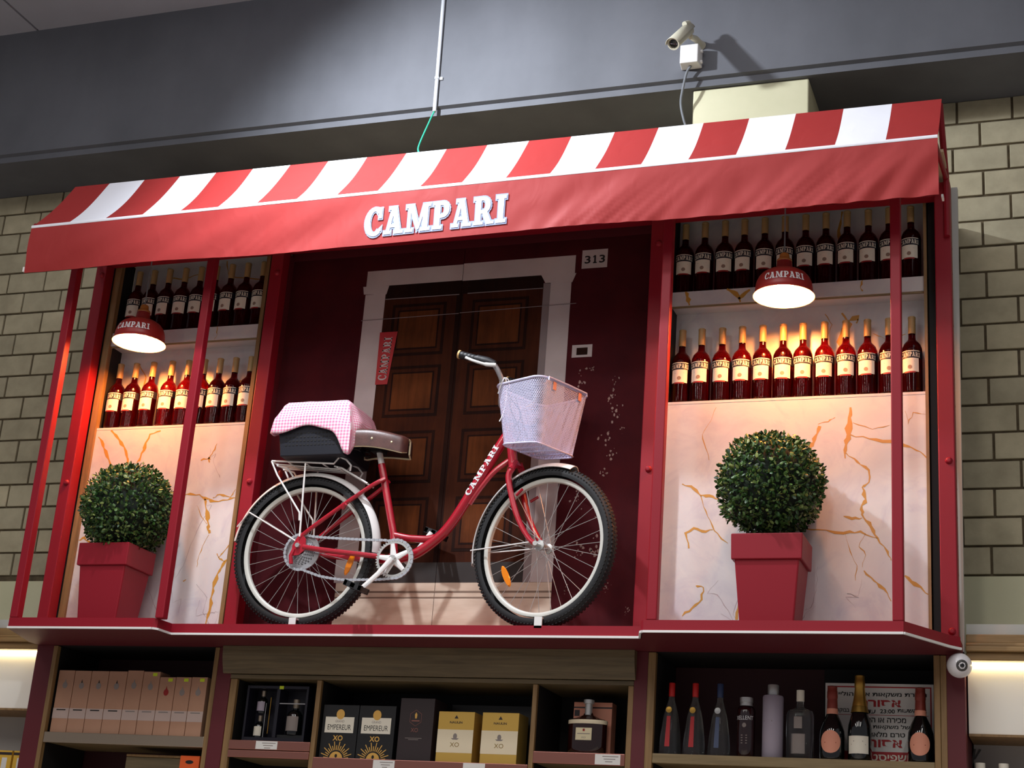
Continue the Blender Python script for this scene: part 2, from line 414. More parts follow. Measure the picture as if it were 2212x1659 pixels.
# ================================================================== the place
tag(box('floor', 'floor_tile', -8, 4, -9, 1.2, -1.66, -1.6), 'pale tiled shop floor below the display', kind='structure')
ce = tag(box('ceiling', 'black_matte', -8, 4, -9, 1.2, 4.60, 4.68), 'grey concrete ceiling slab above the beam', kind='structure')
for x0, x1 in ((-8, -5.307), (-5.293, -3.2), (-3.192, -0.8), (-0.792, 1.6), (1.608, 4)):
    box('ceiling_panel', 'concrete_ceiling', x0, x1, -9, 0.16, 4.545, 4.60, ce)
bm = MB().prism([(0.15, 3.79), (0.15, 4.6), (1.15, 4.6), (1.15, 3.75), (0.172, 3.75), (0.172, 3.782)], lambda p, q, d: (d, p, q), -8, 4)
tag(bm.build('concrete_beam', 'concrete'), 'wide grey painted concrete beam running above the awning', kind='structure')
tag(box('pillar', 'cream_plaster', -1.610, -1.083, 0.195, 0.54, 3.0, 3.75, bevel=0.006), 'cream plastered pillar top behind the awning under the beam', kind='structure')
wb = tag(box('wall_back', 'mortar', -6.6, 1.4, 0.552, 0.70, -1.6, 3.75), 'pale stone brick wall with dark joints beside the display', kind='structure')
BW = 0.239
def brick_field(x0, x1, zj0, pitch, n, phase, half):
    for k in range(n):
        z0 = zj0+pitch*k+0.005; z1 = min(zj0+pitch*(k+1)-0.005, 3.749)
        off = phase+(half if k % 2 else 0)+random.uniform(-0.012, 0.012)
        i0 = math.floor((x0-off)/BW); x = off+i0*BW
        while x < x1:
            a, b = max(x+0.005, x0), min(x+BW-0.005, x1)
            if b-a > 0.02:
                d = random.uniform(-0.002, 0.002)
                box('brick', 'brick_stone', a, b, 0.543+d, 0.56, z0, z1, wb, bevel=0.003)
            x += BW
brick_field(-6.5, -4.55, 1.583, 0.1209, 18, -5.38, 0.128)
brick_field(-0.56, 1.3, 1.561, 0.1221, 18, -0.364, 0.120)
for x0, x1 in ((-6.5, -4.6), (-0.56, 1.3)):
    box('plaster_band', 'cream_plaster', x0, x1, 0.540, 0.555, 1.15, 1.556, wb)
tb = tag(MB().hexa([(-.471, .10, 1.16), (-.4565, .10, 1.16), (-.4565, .13, 1.16), (-.471, .13, 1.16)], [(-.471, .10, 3.10), (-.446, .10, 3.10), (-.446, .13, 3.10), (-.471, .13, 3.10)]).build('trim_1', 'cornice_grey'), 'narrow white upright board between red frame and brick wall', kind='structure')

# side wall cabinets, only their upper ends come into the picture
def side_cabinet(x0, x1, label):
    t = thing('wall_cabinet', label, 'cabinet', ((x0+x1)/2, 0.3, -1.6))
    for i, (y, za, zb) in enumerate(((0.115, 1.20, 1.235), (0.10, 1.185, 1.20), (0.085, 1.165, 1.185), (0.105, 1.135, 1.165))):
        box('cornice', 'oak_cornice', x0, x1, y, 0.5, za, zb, t, bevel=0.004)
    box('fascia', 'cornice_grey', x0, x1, 0.14, 0.5, 1.236, 1.278, t)
    box('back_panel', 'lit_panel', x0, x1, 0.17, 0.19, 0.872, 1.134, t)
    box('rail', 'oak_trim', x0, x1, 0.165, 0.5, 0.862, 0.871, t)
    box('rear_board', 'grey_board', x0, x1, 0.40, 0.42, -1.6, 0.862, t)
    box('shelf', 'oak_shelf', x0, x1, 0.13, 0.40, 0.50, 0.53, t)
    box('led_strip', 'led_glow', x0, x1, 0.150, 0.166, 1.126, 1.134, t)
    return t
side_cabinet(-6.4, -4.582, 'wall cabinet with lit white panel left of pink cartons')
side_cabinet(-0.452, 1.3, 'wall cabinet with lit white panel right of dome camera')

# ------------------------------------------------------------------ red display frame
fr = thing('display_frame', 'red steel window display frame with ledge and corner posts', 'display', (-2.5, 0.0, 1.15))
PLAN = [(-4.464, -.29), (-3.737, -.29), (-3.722, -.275), (-3.716, -.172), (-1.640, -.172), (-1.610, -.275), (-1.598, -.29), (-.637, -.29), (-.545, -.125), (-.50, -.045), (-.463, 0), (-.463, .098), (-4.577, .098), (-4.577, .03)]
def inset(P, k): 
    c = (-2.5, .3); return [(x, min(y+k, .098)) if y < .09 else (x, y) for x, y in P]
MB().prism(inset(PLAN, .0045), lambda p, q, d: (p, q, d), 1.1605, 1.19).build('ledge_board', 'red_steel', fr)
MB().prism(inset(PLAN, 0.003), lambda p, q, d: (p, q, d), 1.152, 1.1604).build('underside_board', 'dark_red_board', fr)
FRONT = PLAN[:11]
e = MB(); lp = MB()
for (xa, ya), (xb, yb) in zip(FRONT[:-1], FRONT[1:]):
    d = Vector((xb-xa, yb-ya, 0)).normalized(); n = Vector((d.y, -d.x, 0))
    for b_, z0, z1, o0, o1 in ((e, 1.152, 1.1605, 0.007, -0.004), (lp, 1.161, 1.2005, 0.0, -0.006)):
        P = [(xa+n.x*o0, ya+n.y*o0), (xb+n.x*o0, yb+n.y*o0), (xb+n.x*o1, yb+n.y*o1), (xa+n.x*o1, ya+n.y*o1)]
        b_.hexa([(x, y, z0) for x, y in P], [(x, y, z1) for x, y in P])
e.build('white_edging', 'white_plain', fr); lp.build('lip_rail', 'red_steel', fr)
def post(x0, x1, y0, y1, z1, bolts=(), z0=1.191):
    p = box('post', 'red_steel', x0, x1, y0, y1, z0, z1, fr, bevel=0.004)
    for bz in bolts:
        MB().lathe([(0.0001, -0.011), (0.007, -0.0105), (0.0125, -0.006), (0.0145, 0.0)], ((x0+x1)/2+.008, y0, bz), 14, axis='y').build('bolt', 'red_steel', p, smooth=True)
post(-4.539, -4.480, 0, .065, 3.08, (1.90, 2.96)); post(-3.569, -3.506, 0, .065, 3.08, (1.88, 1.215, 2.90))
post(-1.722, -1.665, 0, .065, 3.08, (1.885, 2.90)); post(-.532, -.469, 0, .065, 3.08, (1.885, 1.222))
for x0 in (-4.466, -3.731, -1.588, -.676): post(x0, x0+.040, -.2905, -.25, 2.95, (), 1.2008)
for x0, x1 in ((-4.48, -3.569), (-3.506, -1.722), (-1.665, -.532)):
    box('top_rail', 'red_steel', x0, x1, .005, .06, 3.02, 3.08, fr)
for x0, x1 in ((-4.466, -3.691), (-1.588, -.636)):
    box('bay_rail', 'red_steel', x0, x1, -.29, -.25, 2.95, 2.99, fr)
for x in (-4.45, -3.71, -1.57, -.655): MB().hexa([(x-.015, -.27, 2.945), (x+.015, -.27, 2.945), (x+.015, .0, 3.075), (x-.015, .0, 3.075)], [(x-.015, -.27, 2.98), (x+.015, -.27, 2.98), (x+.015, .0, 3.11), (x-.015, .0, 3.11)]).build('bay_arm', 'red_steel', fr)
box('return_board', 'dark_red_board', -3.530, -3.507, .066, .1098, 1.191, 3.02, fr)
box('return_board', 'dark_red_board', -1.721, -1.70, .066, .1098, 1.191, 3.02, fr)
for (xa, xb) in ((-4.535, -4.47), (-.566, -.534)): box('backing_board', 'black_matte', xa, xb, .083, .19, 1.191, 3.08, fr)
box('backing_board', 'black_matte', -1.68, -1.642, .083, .19, 1.191, 3.08, fr)
box('top_board', 'black_matte', -4.5, -.5, .066, .19, 3.081, 3.0945, fr)
box('bounce_board', 'bounce_tan', -4.54, -.475, -.20, .53, 3.112, 3.124, fr)  # added unseen board, pale to bounce the spot up onto the beam underside

# ------------------------------------------------------------------ marble shelf units in the two bays
def ribbon(b, pts, w0, y):
    n = len(pts); V = []
    P = [Vector((p[0], p[1])) for p in pts]
    Q = []
    for i in range(n-1):            # soften and jitter the drawn line
        Q.append((P[i], i/(n-1)))
        for t in (0.33, 0.66):
            q = P[i].lerp(P[i+1], t); Q.append((q+Vector((random.uniform(-1, 1), random.uniform(-1, 1)))*0.004, (i+t)/(n-1)))
    Q.append((P[-1], 1.0))
    for i, (q, t) in enumerate(Q):
        a = Q[max(i-1, 0)][0]; c_ = Q[min(i+1, len(Q)-1)][0]; d = (c_-a).normalized(); nn = Vector((-d.y, d.x))
        wv = w0*(0.35+0.65*math.sin(PI*min(max(t, 0.06), 0.94)))*random.choice((0.45, 0.7, 1.0, 1.5))
        V.append((q.x+nn.x*wv, y, q.y+nn.y*wv)); V.append((q.x-nn.x*wv, y, q.y-nn.y*wv))
    b.add(V, [(2*i, 2*i+1, 2*i+3, 2*i+2) for i in range(len(Q)-1)])
VR = [([(-.879,2.146),(-.883,2.102),(-.886,2.031),(-.896,1.988),(-.899,1.931)],.011),([(-.896,1.953),(-.852,1.916),(-.806,1.879),(-.806,1.83),(-.832,1.81),(-.819,1.761),(-.836,1.72),(-.826,1.685),(-.799,1.65),(-.773,1.602),(-.735,1.547),(-.722,1.513)],.006),([(-.879,2.03),(-.805,2.01),(-.719,1.996),(-.654,1.973),(-.608,1.95),(-.576,1.914)],.005),([(-1.001,2.071),(-1.018,2.028),(-1.035,1.993),(-1.051,1.95)],.009),([(-1.562,1.842),(-1.511,1.819),(-1.482,1.79),(-1.447,1.789),(-1.404,1.774)],.005),([(-1.482,1.79),(-1.459,1.725),(-1.429,1.66),(-1.399,1.618),(-1.364,1.589)],.003),([(-1.428,1.646),(-1.47,1.64),(-1.506,1.654),(-1.54,1.634),(-1.524,1.57)],.005),([(-1.078,1.648),(-1.004,1.64),(-.905,1.624),(-.839,1.63),(-.773,1.602)],.004),([(-.905,1.693),(-.872,1.682),(-.832,1.685)],.004),([(-1.49,1.416),(-1.459,1.409),(-1.464,1.36),(-1.501,1.326),(-1.541,1.292)],.006),([(-.826,1.474),(-.787,1.433),(-.748,1.4),(-.723,1.353)],.005),([(-.671,1.453),(-.633,1.419),(-.571,1.373)],.006),([(-1.313,1.347),(-1.321,1.279)],.008),([(-.898,1.624),(-.878,1.549),(-.852,1.494),(-.858,1.434)],.0015),([(-.665,2.122),(-.653,2.065),(-.633,2.114),(-.58,2.104)],.002),([(-1.008,2.079),(-.967,2.088),(-.94,2.105)],.002),([(-1.43,2.169),(-1.45,2.111),(-1.484,2.053),(-1.468,1.993),(-1.452,1.941)],.0015),([(-.869,2.08),(-.792,2.049),(-.725,2.064)],.002),([(-.819,1.623),(-.845,1.569),(-.819,1.535),(-.832,1.487)],.0015)]
VL = [([(-4.359,2.179),(-4.306,2.13),(-4.258,2.069),(-4.24,2.029),(-4.245,1.996)],.007),([(-4.085,2.166),(-4.141,2.151),(-4.159,2.085),(-4.173,2.04),(-4.188,2.001)],.007),([(-4.425,2.148),(-4.391,2.107),(-4.359,2.052),(-4.317,1.985)],.006),([(-3.773,2.092),(-3.788,2.054),(-3.805,2.022),(-3.846,2.013)],.005),([(-3.806,2.028),(-3.798,2.002)],.007),([(-3.931,1.839),(-3.877,1.853),(-3.827,1.849),(-3.796,1.829),(-3.745,1.815),(-3.677,1.82),(-3.626,1.829)],.006),([(-3.796,1.829),(-3.781,1.778),(-3.767,1.734),(-3.758,1.696),(-3.746,1.665)],.008),([(-3.755,1.832),(-3.722,1.847),(-3.665,1.833),(-3.643,1.87)],.004),([(-3.749,1.658),(-3.775,1.603),(-3.787,1.547),(-3.788,1.51)],.0015),([(-3.63,1.644),(-3.644,1.601),(-3.667,1.571),(-3.685,1.552)],.003),([(-3.626,1.57),(-3.648,1.533),(-3.669,1.491),(-3.687,1.436),(-3.692,1.375),(-3.691,1.327),(-3.7,1.272),(-3.71,1.2)],.007),([(-3.694,1.571),(-3.677,1.546),(-3.648,1.533)],.003),([(-4.437,1.642),(-4.41,1.655),(-4.368,1.622)],.005),([(-3.85,1.446),(-3.834,1.452)],.006),([(-3.833,1.798),(-3.804,1.747),(-3.767,1.709)],.002)]
def marble_unit(x0, x1, ztop, zs0, zs1, veins, sveins, bveins, label, xb0, xb1):
    t = thing('marble_shelf', label, 'shelf', ((x0+x1)/2, .13, 1.191))
    p = box('front_panel', 'marble', x0, x1, .080, .092, 1.191, ztop-.012, t)
    b = MB()
    for v, w_ in veins: ribbon(b, v, w_, .0795)
    tag(b.build('veining', 'vein_gold', p), kind='stuff')
    b = MB()
    for i in range(9):
        x = random.uniform(x0+.1, x1-.1); z = random.uniform(1.3, 2.1); pts = [(x, z)]
        for k in range(5): x += random.uniform(-.05, .07); z += random.uniform(-.10, .02); pts.append((min(max(x, x0+.01), x1-.01), max(z, 1.2)))
        ribbon(b, pts, .0012, .0796)
    tag(b.build('veining', 'vein_grey', p), kind='stuff')
    box('shelf_board', 'marble', x0, x1, .079, .18, ztop-.011, ztop, t)
    s = box('shelf_board', 'marble', x0, x1, .080, .18, zs0, zs1, t)
    b = MB()
    for v, w_ in sveins: ribbon(b, v, w_, .0795)
    tag(b.build('veining', 'vein_gold', s), kind='stuff')
    box('shelf_trim', 'oak_shelf', x0, x1, .086, .094, zs0-.007, zs0-.0005, t)
    k = box('back_panel', 'marble', x0, x1, .181, .189, ztop, 3.08, t)
    b = MB()
    for v, w_ in bveins: ribbon(b, v, w_, .1805)
    tag(b.build('veining', 'vein_gold', k), kind='stuff')
    for xa, xc in (xb0, xb1):
        st_ = box('side_trim', 'oak_trim', xa, xc, .066, .095, 1.191, 3.07, t)
        box('side_lining', 'black_matte', xa, xc, .0955, .18, 1.191, 3.07, st_)
    return t
marble_unit(-1.640, -.571, 2.200, 2.636, 2.700, VR,
    [([(-1.58,2.70),(-1.565,2.66),(-1.56,2.636)],.008), ([(-1.40,2.70),(-1.36,2.675),(-1.345,2.655),(-1.30,2.69)],.012), ([(-1.345,2.66),(-1.34,2.636)],.010), ([(-.83,2.70),(-.84,2.67),(-.83,2.65)],.003)],
    [([(-.93,2.60),(-.90,2.55),(-.94,2.47),(-.92,2.40),(-.95,2.33)],.012), ([(-.92,2.56),(-.86,2.575),(-.87,2.55)],.008), ([(-.93,3.07),(-.945,2.98),(-.94,2.92)],.006), ([(-.80,2.50),(-.75,2.47),(-.67,2.49)],.002), ([(-1.0,2.60),(-.97,2.55),(-.99,2.50)],.002)],
    'white marble shelf unit with gold veins behind the full-view potted topiary', (-.583, -.571), (-1.652, -1.640))
marble_unit(-4.440, -3.632, 2.192, 2.613, 2.680, VL,
    [([(-3.86,2.68),(-3.855,2.64),(-3.865,2.615)],.002)],
    [([(-4.25,3.06),(-4.23,3.0),(-4.15,2.99),(-4.06,3.01)],.005), ([(-3.92,3.07),(-3.90,2.99),(-3.84,2.975),(-3.70,2.955)],.004), ([(-3.99,2.56),(-3.96,2.46),(-3.90,2.42),(-3.70,2.44),(-3.66,2.5)],.005), ([(-4.33,2.55),(-4.28,2.48),(-4.30,2.40)],.003)],
    'white marble shelf unit with gold veins on the left, behind two posts', (-4.474, -4.440), (-3.632, -3.612))

# ------------------------------------------------------------------ awning
aw = thing('awning', 'red and white striped awning with white lettering on its valance', 'awning', (-2.5, -.25, 2.75))
XB0, XB1, XF0, XF1 = -4.557, -.474, -4.554, -.470
def can(u, t):
    x = (XB0+(XB1-XB0)*u)*(1-t)+(XF0+(XF1-XF0)*u)*t
    zf = 2.988+.029*u
    y = -.25-.262*t; z = 3.323*(1-t)+zf*t - .022*math.sin(PI*t)*(1-.4*u) + .004*math.sin(u*46+t*2)*t*(1-t)*4
    return (x, y, z)
NS = 21
for k in range(NS):
    b = MB().sheet(lambda u, t: can((k+u)/NS, t), 4, 14, -.003)
    b.build('stripe', 'awning_red' if k % 2 == 0 else 'awning_white', aw, smooth=True, ang=50)
def val(u, t, off=0):
    x = XF0+(XF1-XF0)*u; z0 = 2.979+.029*u; z1 = 2.757+.019*u+.004*math.sin(u*13)-.006*math.sin(PI*u)
    wr = 0.0
    if t > 0:
        wr = .007*math.sin(u*27+t*3)*t+.0035*math.sin(u*71+t*5.5)*math.sin(PI*t)+.005*math.sin(u*130+t*7+3*math.sin(u*20))*max(0, u-.45)*(.3+t)+.0022*math.sin(u*310+t*19+4*math.sin(u*33+t*3))*(.4+max(0, u-.45)*1.6)*t
        wr += .012*math.exp(-((u-.10)/.09)**2)*math.sin(t*PI*.9)
    wr *= 1-.9*math.exp(-((u-.50)/.10)**4)
    return (x, -.514+.010*t-wr+off, z0*(1-t)+z1*t)
MB().sheet(val, 300, 18, -.003).build('valance', 'awning_red', aw, smooth=True, ang=50)
MB().grid(lambda u, t: (XF0+(XF1-XF0)*u, -.515-.002*math.sin(PI*t), 2.979+.029*u+.0135*(1-t)), 80, 3).build('piping', 'awning_white', aw, smooth=True)
def on_val(xx, zz, d):      # point on the valance face
    u = (xx-XF0)/(XF1-XF0); z0 = val(u, 0)[2]; z1 = val(u, 1)[2]; t = min(max((z0-zz)/(z0-z1), 0.02), .98)
    return (xx, val(u, t)[1]-d, zz)
def awn_letters(px, py, d): return on_val(-2.839+px*.648, 2.794+py*.124+px*.014, d)
lettering('CAMPARI', lambda a, b_: awn_letters(a, b_, .0035), 'lettering_blue', aw, 'lettering_outline', g=.055)
lettering('CAMPARI', lambda a, b_: awn_letters(a, b_, .0055), 'lettering_white', aw)
for x in (-.482, -4.548):
    MB().tube([(x, -.252, 3.30), (x, -.01, 3.09)], .013, 8).build('bracket_bar', 'red_steel', aw)
    MB().tube([(x, -.01, 3.09), (x, -.50, 3.0)], .010, 8).build('bracket_bar', 'red_steel', aw)
    if x > -1: MB().tube([(x, -.01, 3.09), (x, -.01, 2.83)], .012, 8).build('bracket_bar', 'red_steel', aw)
MB().box(-4.562, -4.554, -.512, -.50, 2.762, 2.785).build('end_cap', 'white_plain', aw)
MB().box(-.470, -.462, -.40, -.36, 2.815, 2.826).build('end_cap', 'white_plain', aw)

# ------------------------------------------------------------------ printed door poster behind the bicycle
po = thing('door_poster', 'printed wall panel showing a brown wooden door in a dark red wall', 'poster', (-2.6, .11, 1.191))
PX0, PX1, PS, PZ0, PZ1 = -3.520, -1.66, -2.632, 1.191, 3.075
box('panel', 'red_wall_print', PX0, PS-.0012, .110, .118, PZ0, PZ1, po)
box('panel', 'red_wall_print', PS+.0012, PX1, .110, .118, PZ0, PZ1, po)
def pr_(name, mat, x0, x1, z0, z1, lev=1):
    return MB().prism(rect(x0, x1, z0, z1), FR, .110-.0006*lev, .110-.0006*lev+.0005).build(name, mat, po)
def pp_(name, mat, poly, lev=1):
    return MB().prism(poly, FR, .110-.0006*lev, .110-.0006*lev+.0005).build(name, mat, po)
pr_('stone_lintel', 'stone_print', -3.113, PS-.001, 2.843, 2.922); pr_('stone_lintel', 'stone_print', PS+.001, -2.095, 2.838, 2.926)
pp_('stone_capital', 'stone_print', [(-3.121, 2.806), (-3.006, 2.800), (-2.996, 2.842), (-3.128, 2.845)], 2)
pp_('stone_capital', 'stone_print', [(-2.229, 2.798), (-2.104, 2.796), (-2.088, 2.838), (-2.252, 2.840)], 2)
pr_('stone_jamb', 'stone_print', -3.112, -3.010, 1.441, 2.803); pr_('stone_jamb', 'stone_print', -2.205, -2.108, 1.441, 2.80)
pr_('jamb_reveal', 'stone_shade_print', -2.238, -2.205, 1.441, 2.80, 2)
pr_('door_header', 'door_dark_print', -3.009, PS-.001, 2.775, 2.843); pr_('door_header', 'door_dark_print', PS+.001, -2.238, 2.775, 2.840)
pr_('door_leaf', 'door_print', -3.009, PS-.001, 1.528, 2.774); pr_('door_leaf', 'door_print', PS+.001, -2.239, 1.528, 2.774)
pr_('door_gap', 'door_dark_print', PS-.020, PS-.001, 1.528, 2.774, 2); pr_('door_gap', 'door_dark_print', PS+.001, PS+.010, 1.528, 2.774, 2)
for x0, x1 in ((-2.965, -2.698), (-2.572, -2.303)):
    for z0, z1 in ((2.488, 2.742), (2.194, 2.438), (1.885, 2.128), (1.575, 1.82)):
        pr_('panel_frame', 'door_dark_print', x0, x1, z0, z1, 2); pr_('panel_frame', 'door_print', x0+.014, x1-.014, z0+.014, z1-.014, 3)
        pr_('panel_frame', 'door_dark_print', x0+.030, x1-.030, z0+.030, z1-.030, 4); pr_('door_panel', 'door_panel_print', x0+.038, x1-.038, z0+.038, z1-.038, 5)
pr_('plinth', 'plinth_print', -3.009, PS-.001, 1.440, 1.528, 2); pr_('plinth', 'plinth_print', PS+.001, -2.239, 1.440, 1.528, 2)
pr_('door_sill', 'sill_print', -3.10, PS-.001, 1.192, 1.440); pr_('door_sill', 'sill_print', PS+.001, -2.108, 1.192, 1.440)
for za, zb in ((1.396, 1.404), (1.372, 1.378)): pr_('sill_line', 'sill_dark_print', -3.10, -2.108, za, zb, 2)
pr_('number_plate', 'stone_print', -2.065, -1.947, 2.857, 2.946, 2)
for xa in (-2.052, -1.985): textline('3', xa, xa+.027, 2.880, .038, .1083, 'lettering_black', po, 'number', bold=.02)
b = MB()
for q_ in (rect(-2.0085, -2.0005, 2.880, 2.918), rect(-2.0135, -1.9955, 2.880, 2.885), [(-2.0145, 2.907), (-2.0145, 2.911), (-2.0085, 2.918), (-2.0085, 2.910)]): b.plate(q_, FR, .1083)
b.build('number', 'lettering_black', po)
pr_('intercom', 'stone_print', -2.085, -1.993, 2.436, 2.494, 2); pr_('intercom_window', 'door_dark_print', -2.064, -2.014, 2.447, 2.480, 3)
pr_('wire', 'stone_shade_print', -2.60, -2.24, 2.773, 2.777, 6); pr_('wire', 'stone_shade_print', -3.007, -2.64, 2.771, 2.775, 6)
pp_('wire', 'stone_shade_print', [(-3.119, 2.672), (-2.634, 2.678), (-2.634, 2.681), (-3.119, 2.675)], 6)
pp_('wire', 'stone_shade_print', [(-2.630, 2.680), (-2.079, 2.690), (-2.079, 2.693), (-2.630, 2.683)], 6)
BN = [(-3.013, 2.354), (-2.953, 2.354), (-2.928, 2.609), (-3.016, 2.609)]
pp_('banner', 'lettering_red', BN, 7)
lettering('CAMPARI', lambda a, b_: (-2.962-.040*b_+.012*a, .110-.0006*8, 2.374+.212*a), 'stone_print', po, 'banner_lettering')
for i, (x, z, r) in enumerate(((-2.025,2.336,.022),(-1.876,2.31,.014),(-1.888,2.26,.02),(-1.880,2.18,.024),(-1.903,2.06,.026),(-1.876,1.995,.02),(-1.911,1.90,.018),(-2.02,1.807,.02),(-2.00,1.57,.022),(-1.945,1.575,.034),(-1.917,1.59,.022),(-1.779,1.32,.010),(-1.99,2.38,.012),(-1.84,2.10,.01),(-1.93,1.72,.01),(-2.05,1.40,.012),(-1.87,1.42,.01))):
    b = MB()
    for q_ in range(9):
        n = 6; xx, zz, rr_ = x+random.gauss(0, r*.55), z+random.gauss(0, r*.9), r*random.uniform(.08, .34)
        b.prism([(xx+rr_*(.4+random.random()*.8)*math.cos(2*PI*k/n), zz+rr_*(.5+random.random())*math.sin(2*PI*k/n)) for k in range(n)], FR, .1094, .1099)
    tag(b.build('peeled_patch', 'peel_print', po), kind='stuff')
pr_('panel_lip', 'dark_red_board', PX0, PX1, 3.0, 3.07, 9)

# ------------------------------------------------------------------ red aperitif bottles
def cylfn(r, cx=0, cy=0):       # (arc length, height) wrapped on the front of an upright cylinder
    def f(p, q, d): a = -PI/2+p/r; return ((r+d)*math.cos(a)+cx, (r+d)*math.sin(a)+cy, q)
    return f
def label_wrap(b, r, half, z0, z1, d=.0006, n=14):
    f = cylfn(r); b.grid(lambda u, t: f(-half+2*half*u, z0+(z1-z0)*t, d), n, 1)
def make_bottle():
    t = thing('aperitif_bottle', 'x', 'bottle', (0, 0, 0), 'red aperitif bottles on the marble shelves', local=True)
    R = .0412
    MB().lathe([(.0001, .004), (.034, .003), (R, .010), (R, .185), (.040, .200), (.034, .217), (.024, .229), (.0165, .238), (.0145, .250), (.0138, .272), (.0142, .276), (.0001, .276)], seg=24).build('body', 'bottle_glass', t, smooth=True, local=True)
    MB().lathe([(.0150, .264), (.0153, .268), (.0150, .330), (.0158, .331), (.0158, .338), (.0138, .340), (.0001, .340)], seg=18).build('capsule', 'capsule_tan', t, smooth=True, local=True)
    b = MB(); label_wrap(b, R, .062, .147, .181); bd = b.build('brand_band', 'label_navy', t, smooth=True, local=True)
    f = cylfn(R); lettering('CAMPARI', lambda px, py: f(-.042+.084*px, .1515+.0185*py+.003*math.sin(PI*px), .0012), 'label_white', bd, local=True)
    b = MB(); label_wrap(b, R, .040, .1765, .1800, .0013); b.build('band_line', 'label_white', bd, smooth=True, local=True)
    b = MB(); label_wrap(b, R, .036, .089, .1475, .0009); lb = b.build('paper_label', 'label_white', t, smooth=True, local=True)
    b = MB(); b.plate(disc(.0, .109, .0085, .0085, 0), f, .0016); b.build('crest', 'label_print', lb, local=True)
    b = MB(); b.plate([(-.02, .1305), (.02, .1325), (.018, .1335), (-.018, .1322)], f, .0016); b.build('signature', 'label_print', lb, local=True)
    b = MB(); label_wrap(b, R, .022, .084, .0905, .0013); b.build('seal', 'seal_red', t, smooth=True, local=True)
    return t
ORD = ['first', 'second', 'third', 'fourth', 'fifth', 'sixth', 'seventh', 'eighth', 'ninth', 'tenth', 'eleventh', 'twelfth']
proto = make_bottle(); used = False
ROWS = [
 ([-1.600, -1.513, -1.424, -1.339, -1.251, -1.164, -1.076, -.990, -.901, -.813, -.728, -.639], 2.7005, 'top', 'right'),
 ([-1.596, -1.511, -1.423, -1.337, -1.250, -1.164, -1.081, -.992, -.904, -.817, -.731, -.639], 2.2005, 'lower', 'right'),
 ([-4.370, -4.284, -4.197, -4.108, -4.021, -3.937, -3.850, -3.763, -3.676], 2.6805, 'top', 'left'),
 ([-4.392, -4.305, -4.208, -4.104, -4.015, -3.927, -3.843, -3.760, -3.676], 2.1925, 'lower', 'left')]
for xs, z, sh, bay in ROWS:
    for i, x in enumerate(xs):
        o = copy_tree(proto) if used else proto; used = True
        o.location = (x, .1265+random.uniform(-.002, .002), z+ZO); o.rotation_euler = (0, 0, math.radians(random.uniform(-7, 7)))
        o['label'] = '%s red bottle from the left on the %s shelf of the %s bay' % (ORD[i], sh, bay)

# ------------------------------------------------------------------ pendant lamps
def pendant(x, y, zr, label, top):
    t = thing('pendant_lamp', label, 'lamp', (x, y, zr), 'red pendant lamps in the bays')
    R = .121
    prof = [(R+.003, -.002), (R+.001, .002), (R-.003, .008), (R-.004, .020), (R-.006, .040), (R-.010, .058), (R-.018, .076), (R-.031, .091), (R-.050, .103), (R-.070, .110), (.040, .114), (.0345, .118), (.033, .124), (.0315, .145), (.031, .150), (.0305, .151)]
    s = MB().lathe(prof, (x, y, zr), 40).build('shade', 'shade_red', t, smooth=True, ang=60)
    inn = [(R+.003, -.002), (R-.002, .002), (R-.006, .010), (R-.007, .020), (R-.009, .040), (R-.013, .057), (R-.021, .074), (R-.034, .088), (R-.053, .099), (R-.073, .106), (.036, .109), (.0001, .110)]
    MB().lathe(inn, (x, y, zr), 40).build('shade_lining', 'shade_inside', t, smooth=True, ang=60)
    f = cylfn(R-.012, x, y)
    # printed along the dome, turned a little to the left
    lettering('CAMPARI', lambda px, py: (lambda a, rr, zz: (x+rr*math.cos(a), y+rr*math.sin(a), zz))(-PI/2-.55+1.5*px, R-.0035-.0075*py, zr+.034+.030*py), 'lettering_white', s)
    MB().lathe([(.0305, .150), (.032, .153), (.030, .160), (.022, .166), (.019, .185), (.014, .190), (.006, .192), (.0001, .192)], (x, y, zr), 16).build('socket', 'bulb_glass', t, smooth=True)
    MB().tube([(x, y, zr+.19), (x, y, top)], .003, 8).build('cord', 'cable_grey', t)
    MB().lathe([(.0001, -.0), (.020, .004), (.034, .018), (.038, .034), (.034, .050), (.022, .068), (.014, .085), (.0001, .09)], (x, y, zr+.014), 20).build('bulb', 'bulb_glow', t, smooth=True)
    return t
pendant(-1.117, -.13, 2.560, 'red dome pendant lamp hanging in the right bay', 2.955)
pendant(-4.137, -.13, 2.532, 'red dome pendant lamp hanging in the left bay', 2.955)

